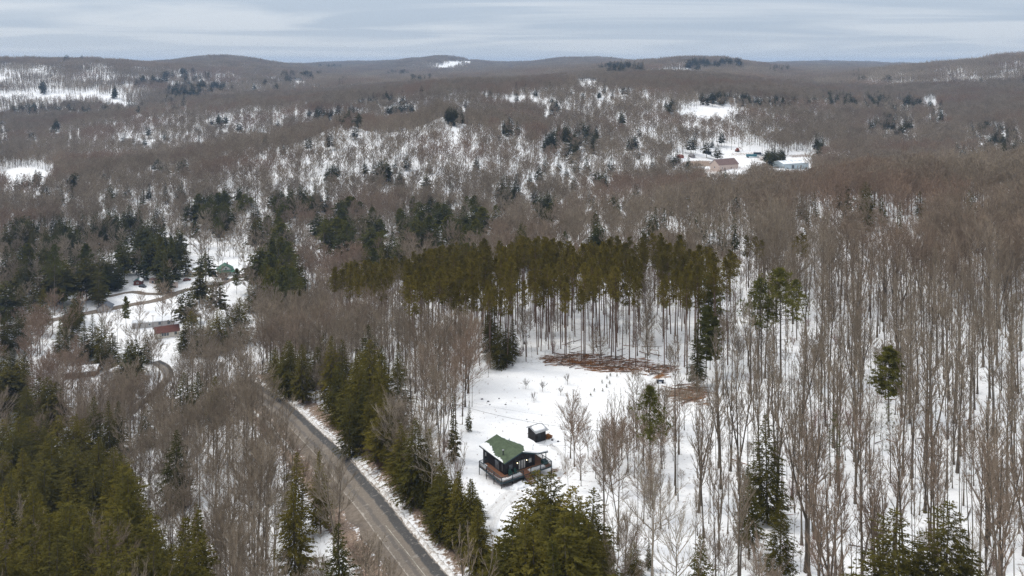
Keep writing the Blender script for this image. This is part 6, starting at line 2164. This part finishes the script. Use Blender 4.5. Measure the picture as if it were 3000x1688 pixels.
# dry grass tips through the clearing snow
cx0 = []
while len(cx0) < 220:
    px, py = rng.uniform(1340, 2020), rng.uniform(1050, 1500)
    if inside([px], [py], CLEARING)[0] and (rng.uniform() < .25 or wob(px, py, 90, 41) > .18):
        x, y, z = spot(px, py)
        if math.hypot(x - CAB[0] - 3, y - CAB[1] - 7) > 9:
            cx0.append((x, y, z))
s_ = rng.uniform(.06, .15, len(cx0))
scatter('dry_grass', 'dry grass tips poking through the snow of the clearing', [v['proto'].data for v in KIND['shrub']], np.array(cx0), rng.integers(0, 3, len(cx0)), np.c_[0 * s_, 0 * s_, rng.uniform(0, 6.28, len(s_))], np.c_[s_, s_, s_])

# ------------------------------------------------------------------ felled logs and slash at the back of the clearing
LOGS = []
for i, (rr_, mt_) in enumerate(((.10, 'red_log'), (.14, 'log'), (.12, 'dead_log'), (.08, 'red_log'))):
    mb = MB()
    p = [np.array([-.5, 0, 0]), np.array([-.15, .012, .004]), np.array([.2, -.01, 0]), np.array([.5, .008, .003])]
    for q in range(3):
        mb.bar(p[q], p[q + 1], rr_ * (1 - q * .18) , 7, rr_ * (1 - (q + 1) * .18))
    me = mb.mesh('fallen_log', mt_)
    # slenderness is set by scaling along x
    LOGS.append((me, ('thin reddish', 'stout brown', 'weathered grey', 'short rusty')[i]))
for k in range(230):
    a, q = rng.uniform(0, 2 * pi), math.sqrt(rng.uniform(0, 1))
    if k < 165:
        qx, qy = 1530 + cos(a) * q * 175, 916 + sin(a) * q * 22 + cos(a) * q * 15
        wd, gw = 'in the slash at the back of the clearing', 'felled logs in the slash'
        if qy < 905:
            wd = 'among the pine trunks behind the slash'
        elif qx > 1640:
            wd = 'at the right end of the slash'
        elif qx < 1430:
            wd = 'at the left end of the slash'
    elif k < 190:
        qx, qy = 1735 + cos(a) * q * 50, 990 + sin(a) * q * 26
        wd, gw = 'in the brush heap right of the clearing', 'felled logs in the brush heap'
    elif k < 210:
        qx, qy = 1550 + cos(a) * q * 200, 880 + sin(a) * q * 26
        wd, gw = 'lying on snow between the pine trunks', 'felled logs between the pines'
    else:
        qx, qy = 2200 + cos(a) * q * 340, 1180 + sin(a) * q * 230
        wd, gw = 'lying on the snow of the right slope', 'fallen trunks on the right slope'
    x, y, z = spot(qx * Q, qy * Q)
    i = int(rng.integers(4))
    me, lk = LOGS[i]
    L = rng.uniform(2.0, 6.5) * (.6 if i == 3 else 1)
    lk = ('long ' if L > 4.8 else 'short ' if L < 2.8 and i != 3 else '') + lk
    o = link(bpy.data.objects.new('fallen_log', me))
    th = rng.normal(.15, .55)
    lk += ' log tilted uphill,' if th > .5 else ' log pointing downhill,' if th < -.3 else ' log lying level,'
    o.location = (x, y, z + rng.uniform(.06, .35))
    o.rotation_euler = (0, rng.normal(0, .07), th)
    o.scale = (L, 1, 1)
    tag(o, lk + ' ' + wd, 'log', gw)
n = 2400
a, q = rng.uniform(0, 2 * pi, n), np.sqrt(rng.uniform(0, 1, n))
qx, qy = 1525 + np.cos(a) * q * 170, 916 + np.sin(a) * q * 17 + np.cos(a) * q * 15
h2 = rng.uniform(0, 1, n) < .12
qx = np.where(h2, 1740 + np.cos(a) * q * 45, qx)
qy = np.where(h2, 995 + np.sin(a) * q * 20, qy)
P0 = []
for u, v_ in zip(qx[::4], qy[::4]):
    x, y, z = spot(u * Q, v_ * Q)
    for k in range(4):
        xx, yy = x + rng.normal(0, .7), y + rng.normal(0, .9)
        P0.append((xx, yy, float(gz(xx, yy)) + rng.uniform(.0, .25)))
P0 = np.array(P0)
th = rng.normal(.1, .7, len(P0))
L = rng.uniform(.5, 2.0, len(P0))
dd = np.c_[np.cos(th), np.sin(th), rng.normal(.04, .14, len(P0))]
g = Geo()
g.sticks(P0, P0 + dd * L[:, None], rng.uniform(.02, .05, len(P0)), np.full(len(P0), .01), 3)
sl_ = link(bpy.data.objects.new('brush_litter', g.mesh('brush_litter', 'red_log')))
tag(sl_, 'rusty brown brush and bark littering the slash behind the clearing', None, None, 'stuff')

# ------------------------------------------------------------------ the air
zlo = float(ZG.min()) - 1.2
zhi = float(ZG.max()) + 40
mb = MB().box(-12700, 12700, 10, 11500, zlo, max(zhi, HC + 20))
mb.v = [(x, y if y > 100 else -60, z) for x, y, z in mb.v]
hz_ = mb.build('haze', 'snow')
hz_['kind'] = 'stuff'
hz_['label'] = 'thin blue winter haze over the hills'
m = bpy.data.materials.new('haze')
m.use_nodes = True
nt = m.node_tree
nt.nodes.clear()
o_ = nt.nodes.new('ShaderNodeOutputMaterial')
v_ = nt.nodes.new('ShaderNodeVolumePrincipled')
v_.inputs['Color'].default_value = (.46, .67, 1.0, 1)
v_.inputs['Density'].default_value = .00008
v_.inputs['Anisotropy'].default_value = 0.0
nt.links.new(v_.outputs[0], o_.inputs['Volume'])
hz_.data.materials.clear()
hz_.data.materials.append(m)
print('TREES', {k: len(v) for k, v in by_kind.items()}, 'mid', len(mid), 'rest', len(rest))
